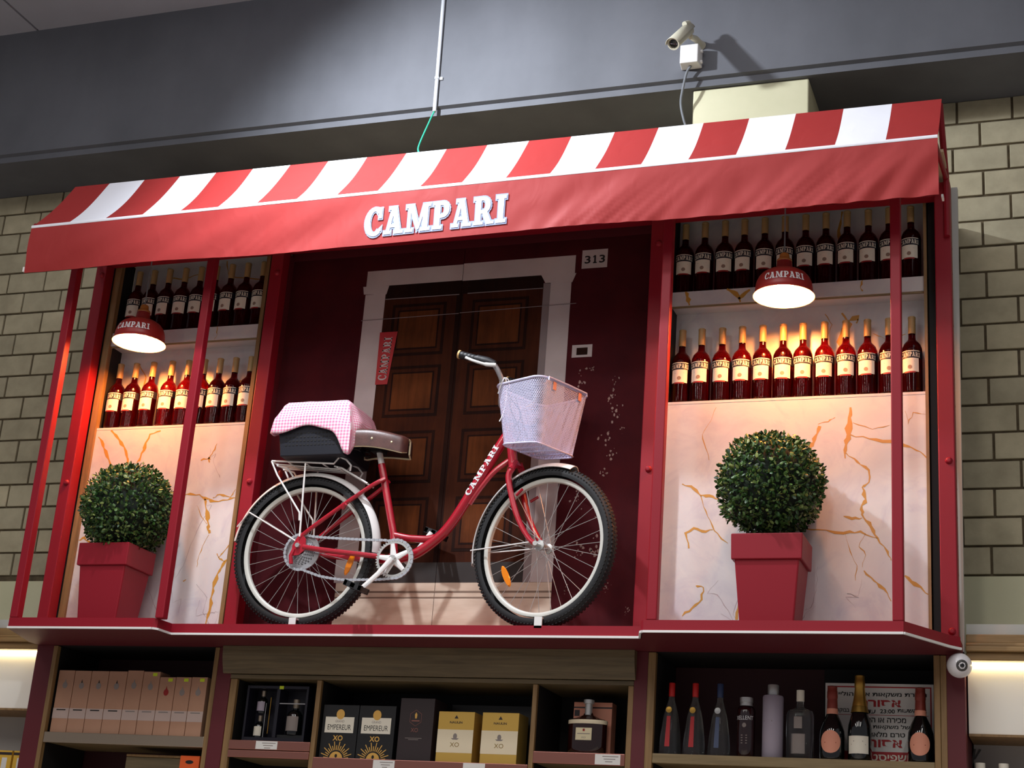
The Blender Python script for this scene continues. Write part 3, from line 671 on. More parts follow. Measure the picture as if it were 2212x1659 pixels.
# ------------------------------------------------------------------ potted topiary balls
def topiary(x0, x1, y0, label, bx, bz, br, seed):
    rnd = random.Random(seed); cx = (x0+x1)/2; hw = (x1-x0)/2; y1 = y0+.225; cy = (y0+y1)/2; hd = (y1-y0)/2
    t = thing('potted_topiary', label, 'plant', (cx, cy, 1.1905), 'clipped boxwood balls in red pots')
    def ring(k, z): return [(cx-hw*k, cy-hd*k, z), (cx+hw*k, cy-hd*k, z), (cx+hw*k, cy+hd*k, z), (cx-hw*k, cy+hd*k, z)]
    b = MB(); b.hexa(ring(.74, 1.1905), ring(.905, 1.455)); p = b.build('pot', 'pot_red', t, bevel=.006)
    b = MB(); Z0, Z1 = 1.450, 1.551
    o0, o1, i1, i0 = ring(.985, Z0), ring(1.0, Z1), ring(.93, Z1), ring(.90, Z1-.03)
    V = o0+o1+i1+i0
    F = [(0, 3, 2, 1), (12, 13, 14, 15)]
    for k in range(4):
        n = (k+1) % 4; F += [(k, n, 4+n, 4+k), (4+k, 4+n, 8+n, 8+k), (8+k, 8+n, 12+n, 12+k)]
    b.add(V, F); b.build('pot_rim', 'pot_red', t, bevel=.004)
    b = MB(); b.add(ring(.89, Z1-.028), [(0, 1, 2, 3)]); b.build('soil', 'soil', t)
    c = Vector((bx, cy, bz))
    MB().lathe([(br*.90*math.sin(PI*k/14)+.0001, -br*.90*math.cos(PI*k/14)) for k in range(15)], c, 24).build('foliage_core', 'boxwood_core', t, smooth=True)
    b = MB()
    for i in range(5200):
        zz = rnd.uniform(-1, 1); a = rnd.uniform(0, 2*PI); rr = math.sqrt(1-zz*zz); n = Vector((rr*math.cos(a), rr*math.sin(a), zz))
        p = c+n*br*rnd.uniform(.88, 1.035)*(1+.025*math.sin(5*a+3*zz)+.02*math.sin(9*zz+2*a))
        d = (n*rnd.uniform(.1, 1.1)+Vector((rnd.gauss(0, .6), rnd.gauss(0, .6), rnd.gauss(.15, .6)))).normalized()
        s = d.cross(n+Vector((rnd.gauss(0, .4), rnd.gauss(0, .4), rnd.gauss(0, .4)))).normalized(); u = s.cross(d)
        L = rnd.uniform(.014, .024); W = L*rnd.uniform(.24, .33)
        q = p+d*L*.5+u*W*.25
        b.add([p, p+d*L*.3+s*W-u*W*.2, p+d*L*.72+s*W*.9-u*W*.2, p+d*L, p+d*L*.72-s*W*.9-u*W*.2, p+d*L*.3-s*W-u*W*.2, q], [(0, 1, 6), (1, 2, 6), (2, 3, 6), (3, 4, 6), (4, 5, 6), (5, 0, 6)])
    tag(b.build('foliage', 'boxwood', t, smooth=True, ang=80), 'small glossy dark green leaves', kind='stuff')
    return t
topiary(-1.287, -1.013, -.222, 'round boxwood ball in a square red pot in the right bay', -1.162, 1.772, .200, 3)
topiary(-4.217, -3.958, -.222, 'round boxwood ball in a square red pot in the left bay, partly behind post', -4.064, 1.728, .200, 5)

# ------------------------------------------------------------------ bicycle
YB = -.08
bk = thing('bicycle', 'red step-through bicycle with white mudguards standing on the ledge', 'bicycle', (-2.65, YB, 1.195))
def P(x, z, w=0.0): return (x, YB-w, z)          # w = towards the shop
# rear wheel: rim is the part, tyre, hub and spokes hang on it
def wheel(name, c, head, label):
    h = Vector((math.cos(head), -math.sin(head), 0)); lat = Vector((-math.sin(head), -math.cos(head), 0)); up_ = Vector((0, 0, 1)); c = Vector(c)
    def W(p): return c+h*p.x+up_*p.z+lat*(-p.y)
    R = .287
    b = MB().lathe([(R-.017, -.009), (R-.013, -.0125), (R-.004, -.0135), (R, -.0130), (R-.002, -.010), (R-.010, 0), (R-.002, .010), (R, .0130), (R-.004, .0135), (R-.013, .0125), (R-.017, .009), (R-.019, 0), (R-.017, -.009)], seg=72, axis='y').xf(W)
    rim = tag(b.build(name, 'rim_white', bk, smooth=True), label)
    prof = []
    for k in range(15):
        a = PI*(-.12+1.24*k/14)          # tyre cross-section
        prof.append((R+.0185+.0285*math.sin(a), .0285*math.cos(a)))
    b = MB().lathe(prof, seg=96, axis='y')
    for k in range(120):                  # tread blocks
        a = 2*PI*k/120
        for yy, rr, wd in ((-.0255, R+.031, .0042), (.0255, R+.031, .0042), (-.013, R+.0438, .006), (.013, R+.0438, .006), (0, R+.0468, .005)):
            a_ = a+(PI/120 if abs(yy) == .013 else 0); da = .012
            V = []
            for r_ in (rr-.002, rr+.0022):
                for s1, s2 in ((-1, -1), (1, -1), (1, 1), (-1, 1)):
                    V.append((r_*math.cos(a_+s1*da), yy+s2*wd, r_*math.sin(a_+s1*da)))
            b.add(V, [(4, 5, 6, 7), (0, 1, 5, 4), (1, 2, 6, 5), (2, 3, 7, 6), (3, 0, 4, 7)])
    b.xf(W).build('tyre', 'black_rubber', rim, smooth=True)
    MB().lathe([(.0001, -.050), (.007, -.050), (.007, -.036), (.021, -.034), (.021, -.029), (.013, -.026), (.013, .026), (.021, .029), (.021, .034), (.007, .036), (.007, .050), (.0001, .050)], seg=20, axis='y').xf(W).build('hub', 'chrome', rim, smooth=True)
    for k in range(32):
        sd = 1 if k % 2 else -1; a = 2*PI*k/32; a2 = a+(.95 if (k//2) % 2 else -.95)
        MB().tube([W(Vector((.019*math.cos(a2), sd*.031, .019*math.sin(a2)))), W(Vector(((R-.017)*math.cos(a), sd*.004, (R-.017)*math.sin(a))))], .0012, 5).build('spoke', 'spoke_steel', rim)
    return rim, W, h, lat
RW = (-3.169, YB, 1.532); FWc = (-2.074, -.119, 1.531); HD = math.radians(14.7)
rw, RWf, _, _ = wheel('rear_wheel', RW, 0, 'rear wheel with white rim and knobbly black tyre')
fwh, FWf, fh, flat = wheel('front_wheel', FWc, HD, 'front wheel with white rim, turned towards the shop')
# reflectors between the spokes
def reflector(Wf, x, z, ang, par):
    b = MB().lathe([(.0001, -.004), (.013, -.004), (.015, 0), (.013, .004), (.0001, .004)], seg=14, axis='y')
    def g(p):
        q = Vector((p.x*3.4, p.y, p.z)); ca, sa = math.cos(ang), math.sin(ang)
        return Wf(Vector((x+q.x*ca-q.z*sa, q.y-.012, z+q.x*sa+q.z*ca)))
    b.xf(g).build('wheel_reflector', 'reflector_orange', par, smooth=True)
reflector(RWf, .222, -.058, math.radians(72), rw); reflector(FWf, -.168, -.112, math.radians(-62), fwh)
# frame
def bez(p, n=7):
    """smooth path through the points"""
    p = [Vector(q) for q in p]; out = []
    for i in range(len(p)-1):
        a = p[max(i-1, 0)]; b = p[i]; c = p[i+1]; d = p[min(i+2, len(p)-1)]
        for k in range(n):
            t = k/n; out.append(.5*((2*b)+(c-a)*t+(2*a-5*b+4*c-d)*t*t+(3*b-a-3*c+d)*t**3))
    out.append(p[-1]); return out
dt = bez([P(-2.282, 2.03), P(-2.31, 1.985), P(-2.427, 1.775), P(-2.505, 1.645), P(-2.565, 1.580), P(-2.652, 1.520), P(-2.745, 1.497)])
down = MB().tube(dt, .0215, 14).build('down_tube', 'bike_red', bk, smooth=True)
MB().tube(bez([P(-2.762, 1.601), P(-2.70, 1.588), P(-2.661, 1.584), P(-2.60, 1.582), P(-2.545, 1.595)]), .0155, 12).build('lower_tube', 'bike_red', bk, smooth=True)
MB().tube(bez([P(-2.268, 1.915), P(-2.33, 1.868), P(-2.385, 1.80), P(-2.43, 1.73)]), .0115, 10).build('gusset_tube', 'bike_red', bk, smooth=True)
MB().tube([P(-2.276, 2.075), P(-2.246, 1.885)], .0205, 14).build('head_tube', 'bike_red', bk, smooth=True)
MB().tube([P(-2.851, 1.915), P(-2.762, 1.605), P(-2.748, 1.505)], .0165, 14).build('seat_tube', 'bike_red', bk, smooth=True)
MB().tube([P(-2.871, 1.985), P(-2.849, 1.910)], .0135, 12).build('seat_post', 'bike_white', bk, smooth=True)
MB().lathe([(.0001, -.038), (.021, -.038), (.021, .038), (.0001, .038)], (-2.748, YB, 1.492), 16, axis='y').build('bottom_bracket', 'bike_red', bk, smooth=True)
for s in (1, -1):
    MB().tube(bez([P(-2.775, 1.497, s*.036), P(-2.85, 1.503, s*.050), P(-3.05, 1.525, s*.058), P(-3.150, 1.540, s*.058)]), .0115, 10).build('chain_stay', 'bike_red', bk, smooth=True)
    MB().tube(bez([P(-2.818, 1.845, s*.020), P(-2.87, 1.808, s*.040), P(-3.0, 1.715, s*.050), P(-3.160, 1.592, s*.058), P(-3.172, 1.552, s*.058)]), .0095, 10).build('seat_stay', 'bike_red', bk, smooth=True)
    MB().prism([(-3.20, 1.50), (-3.165, 1.505), (-3.135, 1.53), (-3.14, 1.575), (-3.165, 1.60), (-3.185, 1.575), (-3.20, 1.545)], lambda p, q, d: (p, YB-s*.061-d, q), -.003, .003).build('dropout', 'bike_red', bk)
    MB().tube([P(-2.985, 1.706, s*.055), P(-2.968, 1.724, s*.066)], .008, 8).build('brake_boss', 'bike_red', bk)
lettering('CAMPARI', lambda a, b_: (lambda q, n: (q.x+n.x*(.5-b_)*.024, YB-.0246+.003*abs(b_-.5)*2, q.z+n.z*(.5-b_)*.024))(Vector(P(-2.437, 1.764)).lerp(Vector(P(-2.318, 1.977)), a), Vector((.87, 0, -.49))), 'lettering_white', down, 'lettering')
# fork (turned with the wheel)
def FK(x, z, s): return FWf(Vector((x, s, z)))        # along the wheel plane, from the hub
for s in (-1, 1):
    MB().tube(bez([FK(-.160, .372, s*.012), FK(-.160, .335, s*.040), FK(-.166, .290, s*.048), FK(-.128, .170, s*.049), FK(-.085, .085, s*.050), FK(-.040, .025, s*.050), FK(-.012, .004, s*.050)]), [.014]*8+[.0135]*8+[.0125]*8+[.0115]*8+[.0105]*8+[.0095]*3, 10).build('fork_blade', 'bike_red', bk, smooth=True)
    MB().tube([FK(-.118, .215, s*.052), FK(-.085, .235, s*.060)], .006, 8).build('brake_boss', 'bike_red', bk)
MB().tube([FK(-.163, .330, -.050), FK(-.160, .362, -.018), FK(-.160, .362, .018), FK(-.163, .330, .050)], .014, 10).build('fork_crown', 'bike_red', bk, smooth=True)
# mudguards
def fender(Wf, a0, a1, par, name='mudguard'):
    def g(u, t):
        a = math.radians(a0+(a1-a0)*u); v = -1+2*t; r = .353-.022*abs(v)**2.0
        return Wf(Vector((r*math.cos(a), .034*v, r*math.sin(a))))
    return MB().sheet(g, 60, 8, .0025).build(name, 'bike_white', par, smooth=True, ang=50)
fender(RWf, 172, -2, bk); fender(FWf, 189, 68, bk)
for s in (-1, 1):
    MB().tube([RWf(Vector((-.330, s*.028, .110))), RWf(Vector((-.268, s*.048, .188-.02))), RWf(Vector((-.022, s*.052, .035)))], .0035, 6).build('mudguard_stay', 'bike_white', bk)
    MB().tube([FWf(Vector((-.346, s*.028, .005))), FWf(Vector((-.02, s*.054, .012)))], .003, 6).build('mudguard_stay', 'bike_white', bk)
# drivetrain
wc = .062
def gear(b, cx, cz, ro, ri, teeth, w0, th):
    n = teeth*4; V = []; F = []
    for i in range(n):
        a = 2*PI*i/n; r = ro if i % 4 in (0, 1) else ro-.006
        for ww in (w0-th, w0+th):
            V.append(P(cx+r*math.cos(a), cz+r*math.sin(a), ww)); V.append(P(cx+ri*math.cos(a), cz+ri*math.sin(a), ww))
    for i in range(n):
        j = (i+1) % n; a, c_ = 4*i, 4*j
        F += [(a+2, c_+2, c_+3, a+3), (a, a+1, c_+1, c_), (a, c_, c_+2, a+2), (a+1, a+3, c_+3, c_+1)]
    b.add(V, F); return b
CX, CZ = -2.722, 1.482
cr = gear(MB(), CX, CZ, .082, .067, 42, wc, .0015).build('chainring', 'chrome', bk)
for k in range(5):
    a = math.radians(100+72*k)
    MB().tube([P(CX+.010*math.cos(a), CZ+.010*math.sin(a), wc+.002), P(CX+.066*math.cos(a), CZ+.066*math.sin(a), wc+.001)], [.015, .009], 8, flat=.35, upv=(-math.sin(a), 0, math.cos(a))).build('chainring_arm', 'bike_white', cr)
MB().lathe([(.0001, -.010), (.013, -.010), (.016, .0), (.013, .012), (.0001, .012)], P(CX, CZ, wc+.012), 16, axis='y').build('crank_axle', 'chrome', cr, smooth=True)
MB().tube([P(CX, CZ, wc+.016), P(-2.775, 1.415, wc+.024), P(-2.838, 1.350, wc+.034)], [.0135, .0115, .0115], 10, flat=.6, upv=(.7, 0, -.7)).build('crank_arm', 'bike_white', bk, smooth=True)
MB().tube([P(-2.715, 1.487, -.045), P(-2.665, 1.555, -.055), P(-2.618, 1.628, -.065)], [.013, .011, .011], 10, flat=.6, upv=(.7, 0, -.7)).build('crank_arm', 'bike_white', bk, smooth=True)
for x, z, w0, w1 in ((-2.842, 1.346, .100, .180), (-2.616, 1.632, -.078, -.15)):
    pd = MB().box(x-.042, x+.042, YB-max(w0, w1), YB-max(w0, w1)+.014, z-.012, z+.012)
    pd.box(x-.042, x+.042, YB-min(w0, w1)-.014, YB-min(w0, w1), z-.012, z+.012)
    pd.box(x-.042, x-.028, YB-max(w0, w1), YB-min(w0, w1), z-.010, z+.010); pd.box(x+.028, x+.042, YB-max(w0, w1), YB-min(w0, w1), z-.010, z+.010)
    pd.box(x-.010, x+.010, YB-max(w0, w1), YB-min(w0, w1), z-.009, z+.009)
    ca, sa = math.cos(-.35), math.sin(-.35)
    pd.xf(lambda p: Vector((x+(p.x-x)*ca-(p.z-z)*sa, p.y, z+(p.x-x)*sa+(p.z-z)*ca))).build('pedal', 'grip_black', bk)
# rear sprockets, spoke guard and chain
MB().lathe([(.058, -.004), (.078, -.003), (.079, .0), (.078, .003), (.058, .003), (.057, 0), (.058, -.004)], P(-3.160, 1.524, .036), 40, axis='y').build('spoke_guard', 'steel_grey', bk, smooth=True)
MB().lathe([(.0001, -.002), (.058, -.002), (.058, .002), (.0001, .002)], P(-3.160, 1.524, .030), 32, axis='y').build('cassette_back', 'lens_grey', bk)
for i, r_ in enumerate((.062, .054, .047, .040, .034, .029)):
    gear(MB(), -3.162, 1.526, r_, .018, int(r_*380), .038+.0035*i, .0008).build('sprocket', 'chain_steel', bk)
top = bez([P(-3.155, 1.598, .050), P(-3.10, 1.585, .052), P(-2.93, 1.571, .058), P(-2.77, 1.563, .061)])
bot = bez([P(-2.70, 1.402, .061), P(-2.78, 1.396, .060), P(-2.86, 1.396, .058), P(-2.95, 1.397, .056), P(-3.046, 1.411, .054), P(-3.10, 1.427, .052), P(-3.150, 1.444, .050)])
ar1 = [P(CX+.083*math.cos(math.radians(a)), CZ+.083*math.sin(math.radians(a)), .061) for a in range(110, -76, -8)]
ar2 = [P(-3.160+.079*math.cos(math.radians(a)), 1.521+.079*math.sin(math.radians(a)), .050) for a in range(-82, -275, -8)]
path = [Vector(q) for q in top]+[Vector(q) for q in ar1]+[Vector(q) for q in bot]+[Vector(q) for q in ar2]
b = MB(); acc = 0; step = .0095; pos = []; tot = 0
for i in range(len(path)):
    a, c_ = path[i], path[(i+1) % len(path)]; L = (c_-a).length
    while acc <= L: pos.append((a.lerp(c_, acc/L if L else 0), (c_-a).normalized())); acc += step
    acc -= L
for i, (p, d) in enumerate(pos):
    n = Vector((0, 1, 0)).cross(d); hw = .0056 if i % 2 else .0044
    V = [p+d*sx*.0058+n*sn*hw+Vector((0, sy*(.0035 if i % 2 else .0022), 0)) for sy in (-1, 1) for sx, sn in ((-1, -1), (1, -1), (1, 1), (-1, 1))]
    b.add(V, [(0, 1, 2, 3), (7, 6, 5, 4), (0, 4, 5, 1), (1, 5, 6, 2), (2, 6, 7, 3), (3, 7, 4, 0)])
tag(b.build('chain', 'chain_steel', bk), kind='stuff')
MB().tube([P(-3.19, 1.53, .062), P(-3.20, 1.50, .066), P(-3.195, 1.465, .064)], .009, 8).build('derailleur_hanger', 'bike_red', bk, smooth=True)
MB().lathe([(.0001, -.008), (.010, -.008), (.010, .008), (.0001, .008)], P(-3.172, 1.545, .068), 12, axis='y').build('axle_nut', 'chrome', bk)
MB().lathe([(.0001, -.010), (.010, -.010), (.010, .010), (.0001, .010)], FWf(Vector((0, -.062, 0))), 12, axis='y').build('axle_nut', 'chrome', bk)
# saddle
def sad(u, t):          # u along the bike from the wide rear to the nose, t across over the top from skirt to skirt
    x = -2.985+.252*u; hw = .096*(1-u)**.8*(1 if u > .06 else .90)+.042*u+.004
    hw = max(hw, .024) if u < .97 else .026*(1-(u-.97)/.03*.4)
    a = PI*(t-.5)*1.02; skirt = abs(2*t-1)
    zt = 2.050-.022*u+.010*math.sin(PI*u*1.2); drop = .076*(1-.12*u) if 0.03 < u < .98 else .055
    yy = hw*math.sin(max(-PI/2, min(PI/2, a*1.35))); z = zt-drop*max(0, (skirt-.48)/.52)**1.3-.006*skirt
    return (x, YB+yy, z)
sd_ = MB().sheet(sad, 30, 24, -.006).build('saddle', 'saddle_leather', bk, smooth=True, ang=60)
eg = [Vector(sad(i/30, 0)) for i in range(31)]+[Vector(sad(1, i/16)) for i in range(1, 17)]+[Vector(sad(1-i/30, 1)) for i in range(1, 31)]+[Vector(sad(0, 1-i/16)) for i in range(1, 16)]
MB().tube(eg, .0042, 6, closed=True).build('saddle_piping', 'cream_piping', sd_, smooth=True)
for u in (.12, .46, .80):
    p = Vector(sad(u, .10)); MB().lathe([(.0001, -.008), (.005, -.0065), (.0072, -.002), (.0072, .002)], p, 12, axis='y').build('saddle_stud', 'brass_stud', sd_, smooth=True)
for s in (-1, 1):
    MB().tube([P(-2.955, 2.005, s*.055), P(-2.90, 1.985, s*.030), P(-2.80, 1.985, s*.022), P(-2.735, 2.005, s*.012)], .004, 6).build('saddle_rail', 'black_matte', sd_)
    b = MB(); b.tube([P(-2.950+.016*math.cos(k*.7), 1.962+.0022*k, s*.052+.016*math.sin(k*.7)) for k in range(24)], .0032, 6); b.build('saddle_spring', 'black_matte', sd_)
MB().box(-2.895, -2.845, YB-.030, YB+.030, 1.966, 1.992).build('saddle_clamp', 'black_matte', sd_)
# carrier
for s in (1, -1):
    MB().tube([P(-3.351, 1.927, s*.062), P(-3.20, 1.918, s*.062), P(-3.048, 1.906, s*.062), P(-3.024, 1.936, s*.062), P(-2.99, 1.922, s*.062), P(-2.966, 1.896, s*.060), P(-2.972, 1.874, s*.052)], .0042, 8).build('carrier_rail', 'bike_white', bk, smooth=True)
    MB().tube([P(-3.185, 1.912, s*.062), P(-3.169, 1.583, s*.066)], .0042, 8).build('carrier_strut', 'bike_white', bk)
    MB().tube([P(-3.351, 1.925, s*.062), P(-3.315, 1.862, s*.063), P(-3.184, 1.690, s*.065), P(-3.180, 1.655, s*.065)], .0042, 8).build('carrier_strut', 'bike_white', bk)
    MB().tube([P(-3.06, 1.905, s*.030), P(-3.02, 1.893, s*.034), P(-2.893, 1.822, s*.032)], .0042, 8).build('carrier_strut', 'bike_white', bk)
    MB().tube([P(-3.340, 1.915, s*.030), P(-3.285, 1.90, s*.030), P(-3.255, 1.862, s*.026)], .0042, 8).build('carrier_strut', 'bike_white', bk)
for x, z in ((-3.351, 1.926), (-3.27, 1.920), (-3.185, 1.912), (-3.10, 1.906), (-3.03, 1.89)):
    MB().tube([P(x, z, -.062), P(x, z, .062)], .0034, 6).build('carrier_bar', 'bike_white', bk)
for w_ in (-.03, 0, .03): MB().tube([P(-3.345, 1.922, w_), P(-3.03, 1.89, w_)], .003, 6).build('carrier_bar', 'bike_white', bk)
MB().lathe([(.0001, -.004), (.016, -.004), (.016, .004), (.0001, .004)], P(-3.335, 1.885, 0), 14, axis='x').build('tail_reflector', 'seal_red', bk)
# handlebar
HC = Vector((-2.285, YB-.01, 2.135)); hs = math.radians(20); hf = Vector((math.cos(hs), -math.sin(hs), 0)); hl = Vector((-math.sin(hs), -math.cos(hs), 0))
MB().tube([P(-2.270, 2.04), HC], .0125, 12).build('stem', 'steel_grey', bk, smooth=True)
NB = [HC, HC+hl*.05+Vector((0, 0, .010)), Vector((-2.276, -.205, 2.208)), Vector((-2.284, -.232, 2.250)), Vector((-2.312, -.246, 2.290)), Vector((-2.36, -.250, 2.305)), Vector((-2.456, -.256, 2.333))]
bar = MB().tube(bez(NB), .0112, 12).build('handlebar', 'steel_grey', bk, smooth=True)
FB = [HC, HC-hl*.05+Vector((0, 0, .010)), Vector((-2.222, .03, 2.205)), Vector((-2.218, .055, 2.25)), Vector((-2.23, .068, 2.285)), Vector((-2.27, .078, 2.305)), Vector((-2.36, .082, 2.333))]
bar2 = MB().tube(bez(FB), .0112, 12).build('handlebar', 'steel_grey', bk, smooth=True)
for A, bb, dirw in ((NB, bar, -1), (FB, bar2, 1)):
    a, c_ = A[-2], A[-1]; d = (c_-a)
    pts = [a.lerp(c_, t) for t in [i/20 for i in range(21)]]
    MB().tube(pts, [.0165+.0012*math.sin(i*1.9) if i > 4 else .0195 for i in range(21)], 12).build('grip', 'grip_black', bb, smooth=True)
    MB().tube([c_, c_+d.normalized()*.008], .0185, 14).build('grip_cap', 'grip_tan', bb, smooth=True)
    m0 = A[-3]; MB().tube([m0.lerp(a, -.25), m0.lerp(a, .5), a], [.015, .022, .020], 12).build('shifter', 'grip_black', bb, smooth=True)
    lv = [m0+Vector((.020, dirw*.012, -.012)), m0+Vector((-.02, dirw*.026, -.012)), a+Vector((-.02, dirw*.034, -.014)), a.lerp(c_, .62)+Vector((0, dirw*.032, -.014))]
    MB().tube(bez(lv), [.009]*8+[.0065]*14, 8, flat=.6).build('brake_lever', 'silver_cap', bb, smooth=True)
# front wire basket, a part of the bicycle
bh = math.radians(23.0); bf = Vector((math.cos(bh), -math.sin(bh), 0)); bl = Vector((-math.sin(bh), -math.cos(bh), 0)); BC = Vector((-2.133, -.105, 0))
def rrect(L, Wd, r, n=8):
    out = []
    for cx, cy, a0 in ((L/2-r, Wd/2-r, 0), (-L/2+r, Wd/2-r, 90), (-L/2+r, -Wd/2+r, 180), (L/2-r, -Wd/2+r, 270)):
        for k in range(n+1): a = math.radians(a0+90*k/n); out.append((cx+r*math.cos(a), cy+r*math.sin(a)))
    return out
TOPR, BOTR = rrect(.268, .320, .048), rrect(.205, .250, .040)
def bpt(i, t):          # i runs round the basket, t from the bottom up
    n = len(TOPR); i0 = int(i) % n; i1 = (i0+1) % n; fr_ = i-int(i)
    q = [(TOPR[k][0]*t+BOTR[k][0]*(1-t), TOPR[k][1]*t+BOTR[k][1]*(1-t)) for k in (i0, i1)]
    x = q[0][0]*(1-fr_)+q[1][0]*fr_; y = q[0][1]*(1-fr_)+q[1][1]*fr_
    tilt = 0.02*(1-t)*-x/.13*0
    return BC+bf*x+bl*y+Vector((0, 0, 1.946+(2.206-1.946)*t-.014*(1-t)*x/.13))
n = len(TOPR); seglen = [(Vector(TOPR[k])-Vector(TOPR[(k+1) % n])).length for k in range(n)]; per = sum(seglen); cum = [0]
for L in seglen: cum.append(cum[-1]+L)
def at(s_):             # arc length -> index
    s_ %= per
    for k in range(n):
        if cum[k+1] >= s_: return k+(s_-cum[k])/seglen[k]
    return 0
bsk = MB().tube([bpt(i, 1.0)+Vector((0, 0, .001)) for i in range(n)], .0052, 8, closed=True).build('basket', 'lavender_white', bk, smooth=True)
tag(bsk, 'white wire mesh front basket')
b = MB(); NSTR = 128; H = .262
for sgn in (-1, 1):
    for k in range(NSTR):
        s0 = per*k/NSTR; V = []; ns = 16
        for j in range(ns+1):
            t = j/ns; s_ = s0+sgn*t*H*.62
            a = bpt(at(s_-.0017), t); c_ = bpt(at(s_+.0017), t); V += [a, c_]
        b.add(V, [(2*j, 2*j+1, 2*j+3, 2*j+2) for j in range(ns)])
tag(b.build('basket_mesh', 'lavender_white', bsk), kind='stuff')
b = MB(); NB_ = 24
for k in range(-NB_, NB_):     # mesh floor
    for dx, dy in ((1, 1), (1, -1)):
        o = k*.0095; pts = []
        for j in range(41):
            u = -.13+.26*j/40; x = u; y = u*dy+o*1.0
            if abs(x) < .100 and abs(y) < .122: pts.append((x, y))
        if len(pts) > 1:
            (xa, ya), (xb, yb) = pts[0], pts[-1]; nn = Vector((-(yb-ya), xb-xa)).normalized()*.0016
            f_ = lambda x, y: BC+bf*x+bl*y+Vector((0, 0, 1.946-.014*x/.13))
            b.add([f_(xa+nn.x, ya+nn.y), f_(xb+nn.x, yb+nn.y), f_(xb-nn.x, yb-nn.y), f_(xa-nn.x, ya-nn.y)], [(0, 1, 2, 3)])
tag(b.build('basket_floor', 'lavender_white', bsk), kind='stuff')
MB().tube([bpt(i, .0) for i in range(n)], .004, 8, closed=True).build('basket_bottom_wire', 'lavender_white', bsk, smooth=True)
for y in (-.06, .0, .06): MB().tube([BC+bf*-.10+bl*y+Vector((0, 0, 1.954)), BC+bf*.10+bl*y+Vector((0, 0, 1.932))], .003, 6).build('basket_bottom_wire', 'lavender_white', bsk)
hp = [BC+bf*.137+bl*y+Vector((0, 0, z)) for y, z in ((.12, 2.20), (.12, 2.214), (0, 2.216), (-.12, 2.214), (-.12, 2.20))]
MB().tube([p+Vector((0, 0, -.006))+bf*.006 for p in hp], .004, 8).build('basket_handle', 'lavender_white', bsk, smooth=True)
for y in (.075, -.085): MB().box(-.009, .009, -.002, .002, -.03, .004).xf(lambda p: BC+bf*(.136+p.y)+bl*(y+p.x)+Vector((0, 0, 2.196+p.z))).build('handle_clip', 'salmon', bsk)
MB().tube(bez([Vector((-2.285, -.205, 2.19)), Vector((-2.278, -.225, 2.225)), Vector((-2.258, -.218, 2.228)), Vector((-2.252, -.208, 2.17)), Vector((-2.262, -.20, 2.09)), Vector((-2.28, -.195, 2.05))]), .0026, 6).build('cable_tie', 'pure_white', bsk)
MB().tube(bez([Vector((-2.292, -.205, 2.17)), Vector((-2.262, -.232, 2.222)), Vector((-2.244, -.226, 2.222)), Vector((-2.240, -.212, 2.19))]), .0026, 6).build('cable_tie', 'pure_white', bsk)
for A, C_ in (((-2.25, -.20, 2.19), (-2.20, -.16, 2.09)), ((-2.25, -.15, 2.18), (-2.21, -.13, 2.02))):
    MB().tube(bez([A, ((A[0]+C_[0])/2-.02, (A[1]+C_[1])/2-.02, (A[2]+C_[2])/2+.02), C_, (C_[0]-.03, C_[1], C_[2]-.06)]), .003, 6).build('brake_cable', 'grip_black', bk, smooth=True)
# wheel brackets on the ledge
for x, y in ((-3.162, -.125), (-2.060, -.160)):
    g = MB().prism([(-.016, 1.1905), (.016, 1.1905), (.016, 1.236), (-.016, 1.236)], lambda p, q, d: (x+p+.35*(q-1.19)*0, y+d, q), -.012, -.006)
    g.prism([(-.016, 1.229), (.016, 1.229), (.016, 1.236), (-.016, 1.236)], lambda p, q, d: (x+p, y+d, q), -.006, .05)
    g.build('wheel_bracket', 'white_plain', fr)

# ------------------------------------------------------------------ crate and cloth on the carrier
cr_ = thing('storage_crate', 'dark navy plastic crate on the bicycle carrier', 'crate', (-3.14, -.075, 1.9315))
X0, X1, Y0, Y1, ZB, ZT = -3.288, -2.985, -.19, .070, 1.9315, 2.085
def cring(k, z, e_=0): return [(X0-k-e_, Y0-k-e_, z), (X1+k+e_, Y0-k-e_, z), (X1+k+e_, Y1+k+e_, z), (X0-k-e_, Y1+k+e_, z)]
b = MB(); o0, o1, i1, i0 = cring(0, ZB), cring(.018, ZT), cring(.010, ZT), cring(-.008, ZB+.008)
F = [(0, 3, 2, 1), (12, 13, 14, 15)]
for k in range(4): nx = (k+1) % 4; F += [(k, nx, 4+nx, 4+k), (4+k, 4+nx, 8+nx, 8+k), (8+k, 8+nx, 12+nx, 12+k)]
b.add(o0+o1+i1+i0, F); b.build('body', 'crate_navy', cr_, bevel=.008)
b = MB()
for r_ in range(6):             # rows of slots
    z = ZB+.045+r_*.017
    for c_ in range(15):
        x = X0+.022+c_*.0175; k = .018*(z-ZB)/(ZT-ZB)
        b.box(x, x+.010, Y0-k-.0012, Y0-k+.001, z, z+.006)
tag(b.build('slots', 'black_matte', cr_), kind='stuff')
